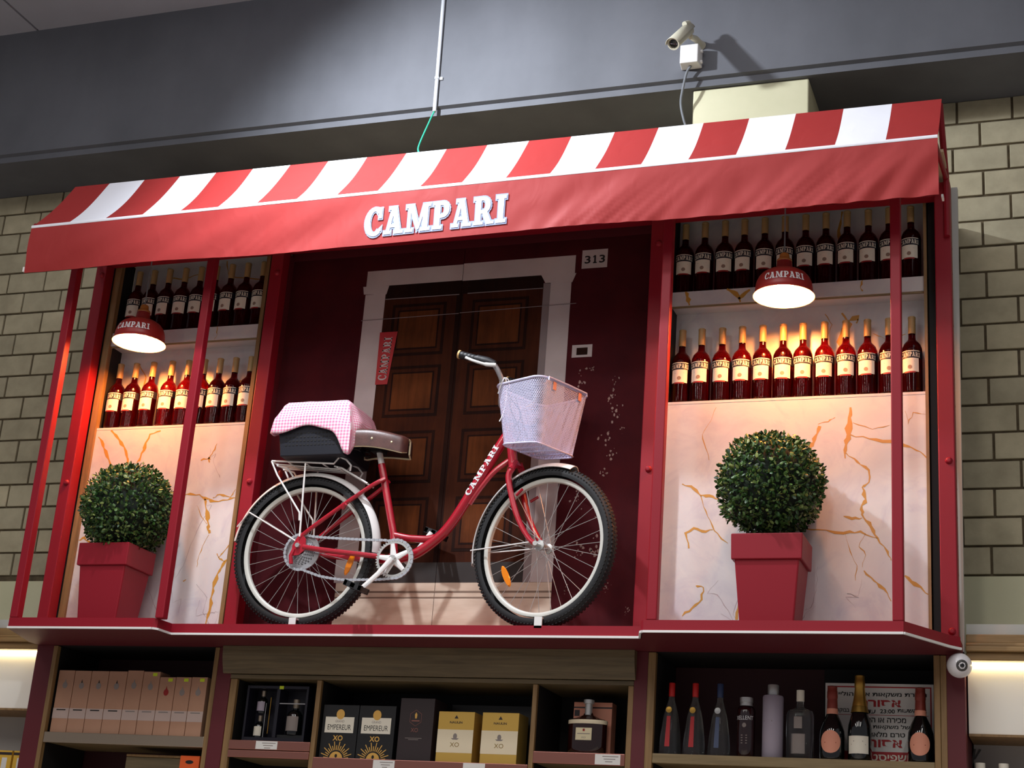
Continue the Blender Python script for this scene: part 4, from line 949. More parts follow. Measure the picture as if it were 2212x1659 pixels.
# gingham cloth: rings from the middle of the top over the edge and down to the hem
cl = MB(); NC = 96; uv = []
TX0, TX1, TY0, TY1 = -3.308, -2.958, -.214, .082
def edge_pt(s_):
    wx, wy = TX1-TX0, TY1-TY0; pr2 = 2*(wx+wy); d = s_*pr2
    if d < wx: return (TX0+d, TY0)
    if d < wx+wy: return (TX1, TY0+d-wx)
    if d < 2*wx+wy: return (TX1-(d-wx-wy), TY1)
    return (TX0, TY1-(d-2*wx-wy))
wx, wy = TX1-TX0, TY1-TY0; pr2 = 2*(wx+wy)
cor = {'nl': 0.0, 'nr': wx/pr2, 'fr': (wx+wy)/pr2, 'fl': (2*wx+wy)/pr2}
def gau(s_, c_, w_): d = min(abs(s_-c_), 1-abs(s_-c_)); return math.exp(-(d/w_)**2)
ccx, ccy = (TX0+TX1)/2, (TY0+TY1)/2
levels = [(.0, 0), (.35, 0), (.62, 0), (.78, 0), (.88, 0), (.95, 0)]+[(1.0, t) for t in (.08, .2, .35, .5, .65, .8, .9, 1.0)]
for li, (rad, t) in enumerate(levels):
    for k in range(NC):
        s_ = k/NC; ex, ey = edge_pt(s_)
        hang = .112+.020*gau(s_, cor['nl'], .04)+.140*gau(s_, cor['nr'], .04)+.05*gau(s_, cor['fr'], .06)+.03*gau(s_, cor['fl'], .05)+.01*math.sin(s_*40)
        fl = .012+.004*gau(s_, cor['nl'], .04)+.006*math.sin(s_*60+1)*t
        rr = rad; inw = 0.17 if t == 0 else 0.0
        if t == 0: x = ccx+(ex-ccx)*rad*.86; y = ccy+(ey-ccy)*rad*.86; z = 2.186-.012*(rad**4)+.004*math.sin(x*40)*math.sin(y*50)
        else:
            sc = .86+.16*min(1, t*1.9)
            x = ccx+(ex-ccx)*sc+(fl*t*(1 if ex > ccx else -1) if abs(ex-ccx) > .17 else 0); y = ccy+(ey-ccy)*sc+(.6*fl*t*(1 if ey > ccy else -1) if abs(ey-ccy) > .15 else 0)
            z = 2.174-hang*t-.012*math.sin(min(1, t*2)*PI/2)
        cl.v.append((x, y, z)); nx_, ny_ = (ex-ccx), (ey-ccy)
        if t == 0: uv.append((x, y))
        else: uv.append((x if abs(ey-ccy) > .13 else x+(1 if ex > ccx else -1)*hang*t, y if abs(ex-ccx) > .17 and abs(ey-ccy) < .13 else y+(1 if ey > ccy else -1)*hang*t))
for li in range(len(levels)-1):
    for k in range(NC): k2 = (k+1) % NC; cl.f.append((li*NC+k, li*NC+k2, (li+1)*NC+k2, (li+1)*NC+k))
cl.uv = uv
tag(cl.build('gingham_cloth', 'gingham', smooth=True, solid=.002, ang=80), 'pink and white gingham cloth draped over the navy crate', 'cloth')

# ------------------------------------------------------------------ lower liquor cabinets
YC = .10
def cabinet(name, label, xl, xr, posts, shelves, boards, header=False):
    t = thing(name, label, 'cabinet', ((xl+xr)/2, .28, -1.6))
    box('back_panel', 'maroon_board' if not header else 'black_matte', xl, xr, .44, .455, -1.6, 1.15, t)
    box('top_board', 'black_matte', xl, xr, .099, .455, 1.1525, 1.165, t)
    for x0, x1 in boards: box('side_board', 'dark_red_board', x0, x1, YC-.003, .44, -1.6, 1.151, t)
    for x0, x1 in posts:
        u_ = box('upright', 'oak_trim', x0, x1, YC-.006 if not header else YC, YC+.020, -1.6, 1.150 if not header else 1.015, t, bevel=.002)
        box('partition', 'black_matte', x0+.001, x1-.001, YC+.0205, .43, -1.6, 1.150 if not header else 1.015, u_)
    for x0, x1, z0, z1, m_ in shelves:
        s = box('shelf', 'oak_shelf', x0, x1, YC+.012, .43, z0+.004, z1-.002, t)
        box('shelf_edge', m_, x0, x1, YC-.004, YC+.011, z0, z1, s, bevel=.003)
    if header:
        MB().prism([(.056, 1.151), (.058, 1.120), (.066, 1.085), (.078, 1.055), (.086, 1.036), (.43, 1.036), (.43, 1.151)], lambda p, q, d: (d, p, q), xl-.034, xr+.008).build('header_moulding', 'oak_header', t)
        box('header_rail', 'oak_header', xl, xr, YC-.004, .43, 1.016, 1.033, t)
    return t
cabinet('liquor_cabinet', 'dark red cabinet bay holding the row of pink cartons', -4.577, -3.622, [(-4.487, -4.465), (-3.645, -3.623)], [(-4.465, -3.645, .715, .762, 'pewter_strip'), (-4.465, -3.645, .30, .345, 'pewter_strip')], [(-4.577, -4.487), (-3.6225, -3.5525)])
cabinet('liquor_cabinet', 'oak cabinet with moulded header below the bicycle', -3.552, -1.732, [(-3.552, -3.520), (-3.133, -3.112), (-2.157, -2.137), (-1.755, -1.732)],
        [(-3.520, -3.133, .714, .753, 'copper_strip'), (-3.520, -3.133, .680, .7115, 'copper_strip'), (-3.112, -2.157, .640, .693, 'copper_strip'), (-2.137, -1.755, .700, .747, 'copper_strip')], [], True)
cabinet('liquor_cabinet', 'dark red cabinet bay holding clear spirit and champagne bottles', -1.731, -.458, [(-1.676, -1.645), (-.570, -.547), (-.546, -.524)], [(-1.645, -.570, .716, .754, 'oak_shelf'), (-1.645, -.570, .28, .32, 'oak_shelf')], [(-1.731, -1.677), (-.5235, -.458)])

# pink cartons
XS = [-4.457, -4.370, -4.281, -4.189, -4.093, -4.009, -3.922, -3.840, -3.760, -3.679]
CREST = ['print_grey', 'lettering_black', 'lettering_black', 'lettering_black', 'print_grey', 'print_grey', 'seal_red', 'print_grey', 'print_grey']
LC = ['leftmost tall pink carton, faint crest', 'second pink carton from the left, dark crest', 'third pink carton from the left, dark crest', 'fourth pink carton from the left, dark crest', 'fifth pink carton from the left, slightly tallest',
      'tall pink carton with a lime price sticker', 'shorter pink carton with reddish crest and lime sticker', 'shorter pink carton second from the right with lime sticker', 'rightmost shorter pink carton beside the oak upright']
for i in range(9):
    a, b_ = XS[i]+.0015, XS[i+1]-.0015; zt = (1.043, 1.042, 1.042, 1.042, 1.047, 1.043, 1.020, 1.021, 1.022)[i]; z0 = .7605; y0 = .122
    t = thing('pink_carton', LC[i]+' on the cabinet shelf' if i not in (8,) else LC[i], 'carton', ((a+b_)/2, y0+.04, z0), 'pink cartons on the cabinet shelf')
    box('body', 'pink_carton', a, b_, y0, y0+.084, z0, zt, t, bevel=.0015)
    MB().prism(rect(a, b_, .826, .872), FR, y0-.0005, y0).build('band', 'carton_band', t)
    c_ = (a+b_)/2
    MB().prism(disc(c_, zt-.068, .013, .015, 0, 10)+[], FR, y0-.0007, y0-.0002).build('crest', 'print_grey' if CREST[i] != 'seal_red' else 'seal_red', t)
    MB().prism([(c_-.004, zt-.055), (c_+.004, zt-.055), (c_, zt-.040)], FR, y0-.0008, y0-.0002).build('crest_top', CREST[i], t)
    MB().prism(rect(c_-.024, c_+.024, .862, .867), FR, y0-.001, y0-.0004).build('brand_line', 'lettering_black' if i < 4 else 'print_grey', t)
    if i >= 5: MB().prism(rect(b_-.036, b_-.014, zt-.020, zt-.006), FR, y0-.001, y0-.0003).build('price_sticker', 'sticker_lime', t)
t = thing('orange_box', 'orange gift box on the lower shelf under the pink cartons', 'box', (-3.72, .18, .3455))
ob = box('body', 'orange_box', -3.768, -3.672, .13, .22, .3455, .682, t, bevel=.002)
MB().prism(disc(-3.72, .655, .020, .008, 0, 14), FR, .1293, .1299).build('handle_slot', 'lettering_black', t)
textline('VEUVE', -3.745, -3.695, .60, .018, .1296, 'lettering_black', t) if False else None
t = thing('wood_case', 'brown wooden gift case left of the orange box', 'box', (-3.91, .2, .3455)); box('body', 'oak_header', -4.06, -3.775, .16, .30, .3455, .672, t, bevel=.003); box('lid', 'oak_trim', -4.06, -3.775, .158, .302, .673, .684, t, bevel=.003)

# gift box with three small bottles
t = thing('gift_box', 'open dark navy gift box with three dark bottles inside', 'gift box', (-3.34, .21, .7535))
gx0, gx1, gy0, gy1, gz0, gz1 = -3.491, -3.193, .150, .235, .7535, .995
box('back', 'box_navy', gx0, gx1, gy1-.004, gy1, gz0, gz1, t)
for nm, x0, x1, z0, z1 in (('side', gx0, gx0+.010, gz0, gz1), ('side', gx1-.010, gx1, gz0, gz1), ('side', gx0+.0105, gx1-.0105, gz1-.012, gz1), ('side', gx0+.0105, gx1-.0105, gz0, gz0+.020), ('partition', -3.345, -3.330, gz0+.021, gz1-.013)):
    box(nm, 'box_navy', x0, x1, gy0, gy1-.0045, z0, z1, t)
box('partition', 'box_black', -3.329, gx1-.011, gy0+.01, gy1-.005, gz0+.021, gz0+.034, t)
def mini(cx, cz, s, par, lab):
    m_ = MB().lathe([(.0001, 0), (.022*s, 0), (.023*s, .004*s), (.023*s, .055*s), (.018*s, .064*s), (.008*s, .070*s), (.008*s, .078*s), (.0001, .078*s)], (cx, gy0+.035, cz), 18).build('bottle', 'glass_dark', par, smooth=True)
    MB().lathe([(.009*s, .074*s), (.0095*s, .098*s), (.0001, .099*s)], (cx, gy0+.035, cz), 12).build('stopper', 'pewter_strip', m_, smooth=True)
    f = cylfn(.0232*s, cx, gy0+.035); MB().grid(lambda u, v: f(-.020*s+.040*s*u, cz+(.010+.040*v)*s, .0006), 8, 1).build('label', lab, m_, smooth=True)
mini(-3.427, gz0+.125, 1.0, t, 'frost_lilac'); mini(-3.430, gz0+.018, 1.0, t, 'label_white'); mini(-3.262, gz0+.036, 1.55, t, 'print_grey')
MB().tube([(-3.372, gy0+.004, .79), (-3.372, gy0+.004, .945)], .002, 6).build('gold_stick', 'gold_foil', t)
MB().tube([(-3.393, gy0+.004, .765), (-3.393, gy0+.004, .92)], .0015, 6).build('glass_stick', 'steel_grey', t)
box('glass_bar', 'steel_grey', -3.328, gx1-.012, gy0+.002, gy0+.006, .918, .922, t)
MB().prism(rect(-3.335, -3.315, .981, .995), FR, gy0-.0012, gy0-.0004).build('price_sticker', 'sticker_lime', t)

# black and gold cognac boxes
for i, (x0, x1) in enumerate(((-3.103, -2.9365), (-2.9335, -2.766))):
    y0 = .130; t = thing('cognac_box', ('left' if i == 0 else 'right')+' one of two black cognac boxes with white plate and gold rays', 'box', ((x0+x1)/2, .2, .6935), 'two black and gold cognac boxes')
    z0, z1 = .6935, .917; w_ = x1-x0; c_ = (x0+x1)/2
    box('body', 'box_black', x0, x1, y0, y0+.13, z0, z1, t, bevel=.0015)
    MB().prism(rect(x0+.015, x1-.018, .800, .866), FR, y0-.0006, y0).build('name_plate', 'label_white', t)
    MB().prism(disc(c_, .877, .019, .021, 0), FR, y0-.0018, y0-.0007).build('medallion', 'gold_print', t)
    textline('GRAND', c_-.022, c_+.020, .843, .010, y0-.0008, 'print_grey', t)
    textline('EMPEREUR', x0+.028, x1-.030, .812, .022, y0-.0008, 'lettering_black', t)
    textline('XO', c_-.026, c_+.020, .767, .022, y0-.0006, 'gold_print', t, bold=.02)
    b = MB()
    for k in range(17):
        a = math.radians(8+164*k/16); r0 = .038; r1 = .058+(.016 if k % 2 else 0)
        nx, nz = -math.sin(a)*.0018, math.cos(a)*.0018; px, pz = c_-.003, .690
        b.plate([(px+r0*math.cos(a)-nx, pz+r0*math.sin(a)-nz), (px+r1*math.cos(a)-nx, pz+r1*math.sin(a)-nz), (px+r1*math.cos(a)+nx, pz+r1*math.sin(a)+nz), (px+r0*math.cos(a)+nx, pz+r0*math.sin(a)+nz)], FR, y0-.0006)
    tag(b.build('gold_rays', 'gold_print', t), kind='stuff')
    MB().plate([(c_-.003+.030*math.cos(math.radians(a)), .694+.028*math.sin(math.radians(a))) for a in range(0, 181, 12)], FR, y0-.0007).build('gold_sun', 'gold_print', t)
    MB().plate(disc(c_-.003, .704, .006, .008, 0, 10), FR, y0-.0010).build('sun_figure', 'lettering_black', t)
t = thing('cognac_carton', 'tall dark brown cognac carton with a copper hexagon emblem', 'box', (-2.67, .2, .6935))
box('body', 'box_brown', -2.748, -2.594, .131, .27, .6935, .952, t, bevel=.0015)
hx = [(-2.674+.030*math.cos(math.radians(a)), .870+.034*math.sin(math.radians(a))) for a in range(30, 390, 60)]
hi = [(-2.674+.0285*math.cos(math.radians(a)), .870+.0325*math.sin(math.radians(a))) for a in range(30, 390, 60)]
b = MB()
for k in range(6): j = (k+1) % 6; b.plate([hx[k], hx[j], hi[j], hi[k]], FR, .1303)
b.build('emblem_frame', 'copper_strip', t)
MB().plate([(-2.677, .868), (-2.670, .868), (-2.668, .884), (-2.6735, .894), (-2.679, .884)], FR, .1303).build('emblem', 'gold_print', t)
MB().plate(rect(-2.692, -2.656, .856, .861), FR, .1303).build('emblem_bar', 'copper_strip', t)
textline('XO', -2.692, -2.660, .812, .017, .1303, 'copper_strip', t)
MB().plate(rect(-2.715, -2.640, .786, .788), FR, .1303).build('print_line', 'print_grey', t); MB().plate(rect(-2.700, -2.655, .780, .782), FR, .1303).build('print_line', 'print_grey', t)
box_dark = thing('dark_carton', 'wide plain dark carton standing behind the gold boxes', 'box', (-2.38, .34, .6935)); box('body', 'box_black', -2.585, -2.17, .30, .42, .6935, .955, box_dark, bevel=.002)
for i, (x0, x1) in enumerate(((-2.571, -2.412), (-2.377, -2.218))):
    y0 = .130; c_ = (x0+x1)/2
    t = thing('gold_cognac_box', ('left' if i == 0 else 'right')+' one of two gold cognac boxes with cream middle band', 'box', (c_, .2, .6935), 'two gold cognac boxes')
    box('body', 'gold_box', x0, x1, y0, y0+.12, .6935, .9005, t, bevel=.0015)
    MB().prism(rect(x0+.0005, x1-.0005, .733, .827), FR, y0-.0006, y0).build('middle_band', 'gold_box_pale', t)
    textline('XO', c_-.020, c_+.020, .757, .018, y0-.0009, 'gold_dark', t)
    textline('NAULIN', c_-.028, c_+.028, .852, .009, y0-.0006, 'box_brown', t, bold=.02)
    MB().plate([(c_-.018, .792), (c_+.018, .792), (c_+.010, .786), (c_-.010, .786)], FR, y0-.0009).build('crest', 'print_grey', t)
    MB().plate(disc(c_, .800, .009, .012, 0, 10), FR, y0-.0010).build('crest_shield', 'print_grey', t)
    MB().plate([(c_-.009, .872), (c_+.009, .872), (c_, .886)], FR, y0-.0006).build('top_emblem', 'box_brown', t)

# cognac decanter and its copper box
t = thing('cognac_decanter', 'dark round-shouldered cognac decanter with a cream label', 'bottle', (-1.942, .185, .7475))
prof = [(.0001, 0), (.076, 0), (.081, .006), (.081, .118), (.080, .132), (.072, .142), (.045, .150), (.022, .160), (.015, .172), (.014, .180), (.0001, .180)]
MB().lathe(prof, (0, 0, 0), 32).xf(lambda p: Vector((-1.942+p.x, .190+p.y*.5, .7475+p.z))).build('body', 'glass_amber', t, smooth=True)
MB().lathe([(.0815, .122), (.0825, .124), (.0825, .136), (.0815, .138)], (0, 0, 0), 32).xf(lambda p: Vector((-1.942+p.x, .190+p.y*.52, .7475+p.z))).build('collar', 'gold_box_pale', t, smooth=True)
MB().lathe([(.0155, .160), (.0155, .204), (.022, .206), (.022, .221), (.0001, .222)], (-1.942, .190, .7475), 18).build('stopper', 'silver_cap', t, smooth=True)
MB().prism(rect(-1.979, -1.912, .803, .852), FR, .1475, .1485).build('label', 'cream_piping', t)
textline('XO', -1.955, -1.936, .810, .007, .1470, 'print_grey', t); MB().plate(rect(-1.972, -1.919, .827, .830), FR, .1470).build('print_line', 'print_grey', t)
MB().plate([(-1.950, .838), (-1.941, .838), (-1.9415, .848), (-1.9495, .848)], FR, .1470).build('crest', 'seal_red', t)
t = thing('copper_box', 'shiny copper coloured box behind the cognac decanter', 'box', (-1.94, .26, .7475)); box('body', 'salmon', -2.020, -1.857, .235, .30, .7475, .967, t, bevel=.001)
box('band', 'box_brown', -2.0205, -1.8565, .2343, .2349, .942, .948, t); box('window', 'box_brown', -2.016, -1.994, .2343, .2349, .910, .935, t)

# price tags on the shelf edges
for lab, x0, x1, z0, z1, y in (('white price tag under the dark navy gift box', -3.388, -3.285, .717, .751, .0955), ('white price tag under the cognac boxes with gold rays', -2.832, -2.735, .646, .689, .0955), ('plain white price tag under the gold cognac boxes', -2.432, -2.337, .646, .690, .0955), ('white price tag under the cognac decanter', -1.876, -1.772, .703, .743, .0955)):
    t = thing('price_tag', lab, 'price tag', ((x0+x1)/2, y, z0)); box('card', 'tag_white', x0, x1, y-.0012, y, z0, z1, t)
    if 'plain' not in lab:
        for k in range(3): MB().plate(rect(x0+.030+.006*k, x1-.008-.012*k, z1-.010-.010*k, z1-.007-.010*k), FR, y-.0016).build('print_line', 'print_grey', t)

# ------------------------------------------------------------------ bottles in the right cabinet
ZR = .7545
def lat(t, nm, mat, prof, cx, cy, seg=24, sx=1, sy=1): return MB().lathe(prof, (0, 0, 0), seg).xf(lambda p: Vector((cx+p.x*sx, cy+p.y*sy, ZR+p.z))).build(nm, mat, t, smooth=True)
for i, (cx, cap, wax, tape, lab) in enumerate(((-1.592, 'red_cap', 'gold_foil', 'lettering_red', 'tapered clear vodka bottle with red cap beside the oak upright'), (-1.496, 'red_cap', 'gold_foil', 'lettering_red', 'tapered clear vodka bottle with red cap, second from the left'), (-1.396, 'blue_cap', 'silver_cap', 'blue_cap', 'tapered clear vodka bottle with blue cap and silver medallion'))):
    cy = .165; t = thing('vodka_bottle', lab, 'bottle', (cx, cy, ZR), 'tapered vodka bottles')
    lat(t, 'body', 'clear_glass', [(.0001, .002), (.044, .001), (.046, .006), (.040, .08), (.031, .15), (.022, .19), (.013, .215), (.011, .24), (.0001, .241)], cx, cy)
    lat(t, 'cap', cap, [(.0115, .230), (.0125, .235), (.0125, .283), (.0115, .285), (.0001, .285)], cx, cy, 16)
    MB().lathe([(.0001, -.004), (.012, -.003), (.0125, .0), (.012, .002)], (cx-.002, cy-.030, ZR+.175), 16, axis='y').build('medallion', wax, t, smooth=True)
    MB().hexa([(cx-.011, cy-.0472, ZR+.030), (cx+.009, cy-.0472, ZR+.030), (cx+.009, cy-.0458, ZR+.030), (cx-.011, cy-.0458, ZR+.030)], [(cx-.008, cy-.0340, ZR+.150), (cx+.006, cy-.0340, ZR+.150), (cx+.006, cy-.0326, ZR+.150), (cx-.008, cy-.0326, ZR+.150)]).build('neck_label', tape, t)
cx, cy = -1.291, .165; t = thing('dark_bottle', 'short dark red bottle with silver screw cap and white lettering', 'bottle', (cx, cy, ZR))
lat(t, 'body', 'glass_red_dark', [(.0001, 0), (.034, 0), (.036, .004), (.036, .180), (.033, .192), (.024, .200), (.0001, .201)], cx, cy)
lat(t, 'cap', 'silver_cap', [(.024, .199), (.025, .203), (.024, .212), (.026, .214), (.026, .232), (.0001, .233)], cx, cy, 18)
f = cylfn(.0363, cx, cy); textline('XELLENT', -.036, .036, ZR+.143, .015, .001, 'lettering_white', t, fn=f)
MB().plate(disc(0, ZR+.122, .008, .009, 0, 12), f, .001).build('emblem', 'print_grey', t)
for k in range(4): MB().plate(rect(-.012, .012, ZR+.052+.010*k, ZR+.055+.010*k), f, .001).build('print_line', 'print_grey', t)
cx, cy = -1.186, .165; t = thing('lilac_bottle', 'tall frosted lilac bottle with silver cap', 'bottle', (cx, cy, ZR))
lat(t, 'body', 'frost_lilac', [(.0001, 0), (.038, 0), (.0405, .004), (.0405, .235), (.038, .241), (.0001, .242)], cx, cy)
lat(t, 'cap', 'silver_cap', [(.0215, .2425), (.0220, .244), (.0220, .282), (.021, .284), (.0001, .284)], cx, cy, 18)
f = cylfn(.0407, cx, cy); MB().plate(rect(-.032, .004, ZR+.138, ZR+.142), f, .0008).build('print_line', 'print_grey', t)
cx, cy = -1.081, .170; t = thing('gin_bottle', 'square shouldered clear spirit bottle with white cap', 'bottle', (cx, cy, ZR))
lat(t, 'body', 'clear_glass', [(.0001, .002), (.050, .001), (.054, .006), (.054, .170), (.048, .186), (.020, .196), (.014, .204), (.013, .230), (.0001, .231)], cx, cy, sy=.72)
lat(t, 'cap', 'label_white', [(.0145, .222), (.0155, .225), (.0155, .266), (.0001, .267)], cx, cy, 16)
f = cylfn(.0545, cx, cy+.015); MB().grid(lambda u, v: f(-.030+.056*u, ZR+.02+.075*v, .0006), 8, 1).build('label', 'print_grey', t, smooth=True); MB().grid(lambda u, v: f(-.018+.032*u, ZR+.115+.045*v, .0006), 8, 1).build('upper_label', 'print_grey', t, smooth=True)
for cx, cap, foil, lab, big in ((-.957, 'foil_rust', 'salmon', 'champagne bottle with rust foil and round pink label, left of gold-foil bottle', 0), (-.853, 'gold_foil', 'gold_dark', 'champagne bottle with gold foil and white rectangular label', 1), (-.627, 'foil_rust', 'salmon', 'rightmost champagne bottle with rust foil and round pink label', 0)):
    cy = .165; t = thing('champagne_bottle', lab, 'bottle', (cx, cy, ZR), 'champagne bottles')
    H = .327 if big else .284
    pb = [(.0001, .0), (.042, .0), (.045, .006), (.0455, .11), (.044, .135), (.033, .175), (.024, .205), (.018, .235), (.0155, H-.03), (.0001, H-.03)] if big else [(.0001, .0), (.045, .0), (.048, .008), (.049, .085), (.047, .112), (.036, .145), (.024, .170), (.018, .190), (.0155, H-.03), (.0001, H-.03)]
    lat(t, 'body', 'glass_dark', pb, cx, cy)
    z1 = .195 if big else .185
    lat(t, 'foil', cap, [(.0295 if big else .0205, z1+.012), (.0235 if big else .0195, z1+.045), (.0190, H-.05), (.0205, H-.045), (.0200, H-.022), (.0185, H-.018), (.0185, H-.003), (.015, H), (.0001, H)], cx, cy, 20)
    lat(t, 'foil_band', foil, [(.0345 if big else .0225, z1-.012), (.0300 if big else .0215, z1+.0115)], cx, cy, 20)
    f = cylfn(.0457 if big else .0492, cx, cy)
    if big:
        MB().grid(lambda u, v: f(-.043+.084*u, ZR+.026+.066*v, .0006), 12, 1).build('label', 'label_white', t, smooth=True)
        for zz, wv in ((.058, .028), (.070, .018)): MB().plate(rect(-wv, wv, ZR+zz, ZR+zz+.004), f, .0014).build('print_line', 'print_grey', t)
    else:
        b = MB(); b.grid(lambda u, v: f(.040*v*math.cos(2*PI*u), ZR+.067+.043*v*math.sin(2*PI*u), .0010), 28, 6)
        b.build('label', 'salmon', t, smooth=True)
        MB().plate(rect(-.022, .022, ZR+.062, ZR+.065), f, .0022).build('print_line', 'foil_rust', t)
# notice behind the champagne
t = thing('notice_board', 'white and red printed notice leaning behind the champagne bottles', 'sign', (-.79, .26, ZR)); y0 = .255
box('dark_liner', 'black_matte', -1.03, -.574, .430, .436, ZR, 1.15, t)
sx0, sx1, sz0, sz1 = -.998, -.586, ZR, 1.066
box('board', 'tag_white', sx0, sx1, y0, y0+.005, sz0, sz1, t)
for x0, x1, z0, z1 in ((sx0+.008, sx1-.008, sz1-.016, sz1-.011), (sx1-.013, sx1-.008, .80, sz1-.016), (sx0+.008, sx0+.013, .80, sz1-.016), (sx0+.02, sx1-.02, .944, .946)):
    MB().plate(rect(x0, x1, z0, z1), FR, y0-.0006).build('red_rule', 'lettering_red', t)
MB().plate(rect(sx0, sx1, sz0, .806), FR, y0-.0006).build('red_band', 'lettering_red', t)
def heb(s): return s[::-1]
for s, xa, xb, z, h, m_, bo in ((heb('מכירת משקאות אלכוהוליים'), -.968, -.612, 1.012, .022, 'lettering_black', .02), (heb('אסורה'), -.868, -.708, .976, .027, 'lettering_red', .035),
        (heb('בבוקר')+' ', -.955, -.905, .950, .018, 'lettering_black', .02), ('6:00 '+heb('עד'), -.895, -.805, .950, .018, 'lettering_black', .02), ('23:00', -.788, -.732, .952, .016, 'lettering_black', .02), (heb('בין השעות'), -.722, -.612, .952, .018, 'lettering_black', .02),
        (heb('מכירה או הגשה'), -.870, -.690, .916, .019, 'lettering_black', .02), (heb('של משקאות'), -.815, -.676, .889, .020, 'lettering_black', .02), (heb('טרם מלאו'), -.820, -.694, .862, .020, 'lettering_black', .02), (heb('אסורה'), -.868, -.704, .822, .030, 'lettering_red', .035), (heb('ושפיסט'), -.825, -.680, .772, .024, 'label_white', .02)):
    textline(s, xa, xb, z, h, y0-.0012, m_, t, bold=bo)

# small things at the far edges
for i, (x0, x1) in enumerate(((-4.770, -4.698), (-4.687, -4.615))):
    t = thing('yellow_gift_box', ('left' if i == 0 else 'right')+' yellow gift box with window at the lower left corner', 'box', ((x0+x1)/2, .24, .5305), 'yellow gift boxes')
    box('body', 'yellow_box', x0, x1, .205, .28, .5305, .684, t, bevel=.001); MB().prism(rect(x0, x1, .664, .676), FR, .2043, .2049).build('brown_band', 'box_brown', t)
    MB().prism(rect(x0+.022, x1-.022, .56, .652), FR, .2043, .2049).build('bottle_picture', 'tag_white', t)
for i, x in enumerate((-.419, -.335)):
    t = thing('capped_bottle', ('left' if i == 0 else 'right')+' white-capped bottle at the lower right corner', 'bottle', (x, .24, .5305), 'white-capped bottles')
    MB().lathe([(.0001, 0), (.036, 0), (.038, .005), (.038, .165), (.03, .185), (.017, .20), (.0001, .201)], (x, .24, .5305), 20).build('body', 'frost_lilac', t, smooth=True)
    MB().lathe([(.0175, .2012), (.0185, .204), (.0185, .243), (.0001, .244)], (x, .24, .5305), 18).build('cap', 'label_white', t, smooth=True)
t = thing('twig_print', 'dark twig print on the grey panel at the lower right', 'picture', (-.40, .39, .77)); MB().prism([(-.452, .845), (-.444, .845), (-.452, .80), (-.462, .765), (-.466, .768), (-.458, .81)], FR, .394, .398).build('twig', 'lens_grey', t); MB().prism([(-.430, .845), (-.424, .843), (-.448, .805), (-.452, .808)], FR, .394, .398).build('twig', 'lens_grey', t)

# ------------------------------------------------------------------ cameras, conduit, wires
t = thing('dome_camera', 'white ball security camera at the right end of the ledge', 'camera', (-.470, .03, 1.05))
c0 = Vector((-.470, .020, 1.099)); MB().lathe([(.046*math.sin(PI*k/16)+.00005, -.046*math.cos(PI*k/16)) for k in range(17)], c0, 28).build('housing', 'camera_white', t, smooth=True)
dv_ = (Vector((.05, -6.1, -.1))-c0).normalized(); dv_ = (dv_+Vector((.22, 0, .02))).normalized(); q = dv_.to_track_quat('Z', 'Y').to_matrix()
MB().lathe([(.0215, .0405), (.020, .0425), (.017, .044), (.0001, .0442)], (0, 0, 0), 22).xf(lambda p: c0+q @ p).build('lens_ring', 'lens_grey', t, smooth=True)
MB().lathe([(.009, .0445), (.006, .0465), (.0001, .0470)], (0, 0, 0), 16).xf(lambda p: c0+q @ p).build('lens', 'lens_black', t, smooth=True)
MB().lathe([(.030, .0), (.030, .030), (.0001, .031)], c0+Vector((0, .030, .0)), 18, axis='y').build('mount', 'camera_white', t, smooth=True)

t = thing('conduit', 'grey plastic conduit running down the beam face', 'conduit', (-2.87, .14, 3.75))
MB().tube([(-2.883, .1395, 4.544), (-2.869, .1395, 3.755)], .0095, 12).build('pipe', 'pvc_grey', t, smooth=True)
MB().tube([(-2.8725, .1395, 3.945), (-2.872, .1395, 3.932)], .0125, 12).build('clip', 'pvc_grey', t, smooth=True); box('clip_tab', 'pvc_grey', -2.860, -2.845, .142, .1495, 3.930, 3.945, t)
tag(MB().tube(bez([(-2.869, .138, 3.757), (-2.872, .10, 3.68), (-2.83, -.08, 3.45), (-2.745, -.245, 3.318)]), .0042, 8).build('green_wire', 'wire_green', smooth=True), 'green wire hanging from the conduit end to the awning', 'wire')

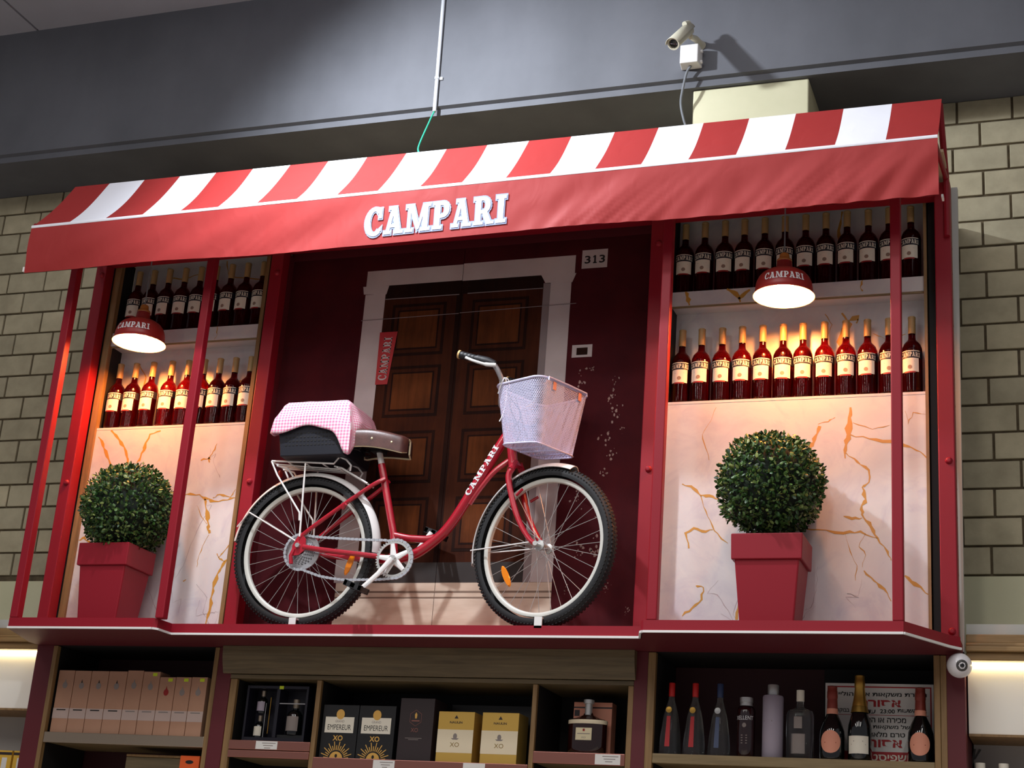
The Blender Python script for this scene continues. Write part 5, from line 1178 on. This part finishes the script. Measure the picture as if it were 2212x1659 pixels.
t = thing('junction_box', 'white junction box fixed on the beam under the bullet camera', 'box', (-1.61, .11, 3.83))
MB().hexa([(-1.650, .083, 3.832), (-1.567, .083, 3.832), (-1.560, .149, 3.832), (-1.657, .149, 3.832)], [(-1.650, .083, 3.926), (-1.567, .083, 3.926), (-1.560, .149, 3.926), (-1.657, .149, 3.926)]).build('body', 'white_plain', t, bevel=.004)
for z in (3.85, 3.905): MB().lathe([(.008, 0), (.008, .010), (.0001, .010)], (-1.563, .120, z), 10, axis='x').build('gland', 'white_plain', t)
tag(MB().tube(bez([(-1.605, .115, 3.832), (-1.625, .12, 3.80), (-1.645, .135, 3.72), (-1.655, .155, 3.66), (-1.640, .17, 3.58), (-1.622, .188, 3.53)]), .0058, 8).build('cable', 'cable_grey', smooth=True), 'grey cable looping down from the junction box to the pillar', 'cable')
t = thing('bullet_camera', 'beige bullet security camera on the beam above the junction box', 'camera', (-1.60, .10, 3.93))
A = Vector((-1.602, .040, 3.975)); B = Vector((-1.632, -.100, 3.822)); d = (B-A).normalized(); q = d.to_track_quat('Z', 'Y').to_matrix(); L = (B-A).length
MB().lathe([(.0001, 0), (.022, 0), (.026, .004), (.026, L-.002), (.028, L), (.028, L+.006), (.0225, L+.006), (.022, L-.002), (.0001, L-.002)], (0, 0, 0), 24).xf(lambda p: A+q @ p).build('barrel', 'camera_beige', t, smooth=True)
MB().lathe([(.0205, L-.0015), (.016, L+.001), (.0001, L+.002)], (0, 0, 0), 20).xf(lambda p: A+q @ p).build('lens', 'lens_black', t, smooth=True)
sh = MB(); n_ = 14
for k in range(n_+1):
    a = math.radians(20+140*k/n_)
    for zz, rr in ((-.004, .030), (L+.016, .031)):
        pass
upq = Vector((0, 0, 1)); upq = (upq-d*upq.dot(d)).normalized(); sdq = d.cross(upq)
sh.grid(lambda u, v: A+d*(-.004+(L+.022)*v)+upq*.0305*math.sin(math.radians(10+160*u))+sdq*.0305*math.cos(math.radians(10+160*u)), 14, 2)
sh.build('sunshield', 'camera_beige', t, smooth=True, solid=.002)
MB().tube([A-d*.012+upq*.024, A+d*.030+upq*.036], [.016, .012], 12).build('rear_cap', 'camera_beige', t, smooth=True); MB().tube([A-d*.02+upq*.022, A-d*.01+upq*.024], .009, 10).build('rear_hole', 'black_matte', t)
MB().tube([A+d*.03-upq*.026+Vector((.01, 0, 0)), Vector((-1.580, .085, 3.950)), Vector((-1.572, .12, 3.952)), Vector((-1.570, .148, 3.952))], [.012, .016, .014, .024], 12).build('bracket', 'camera_beige', t, smooth=True)
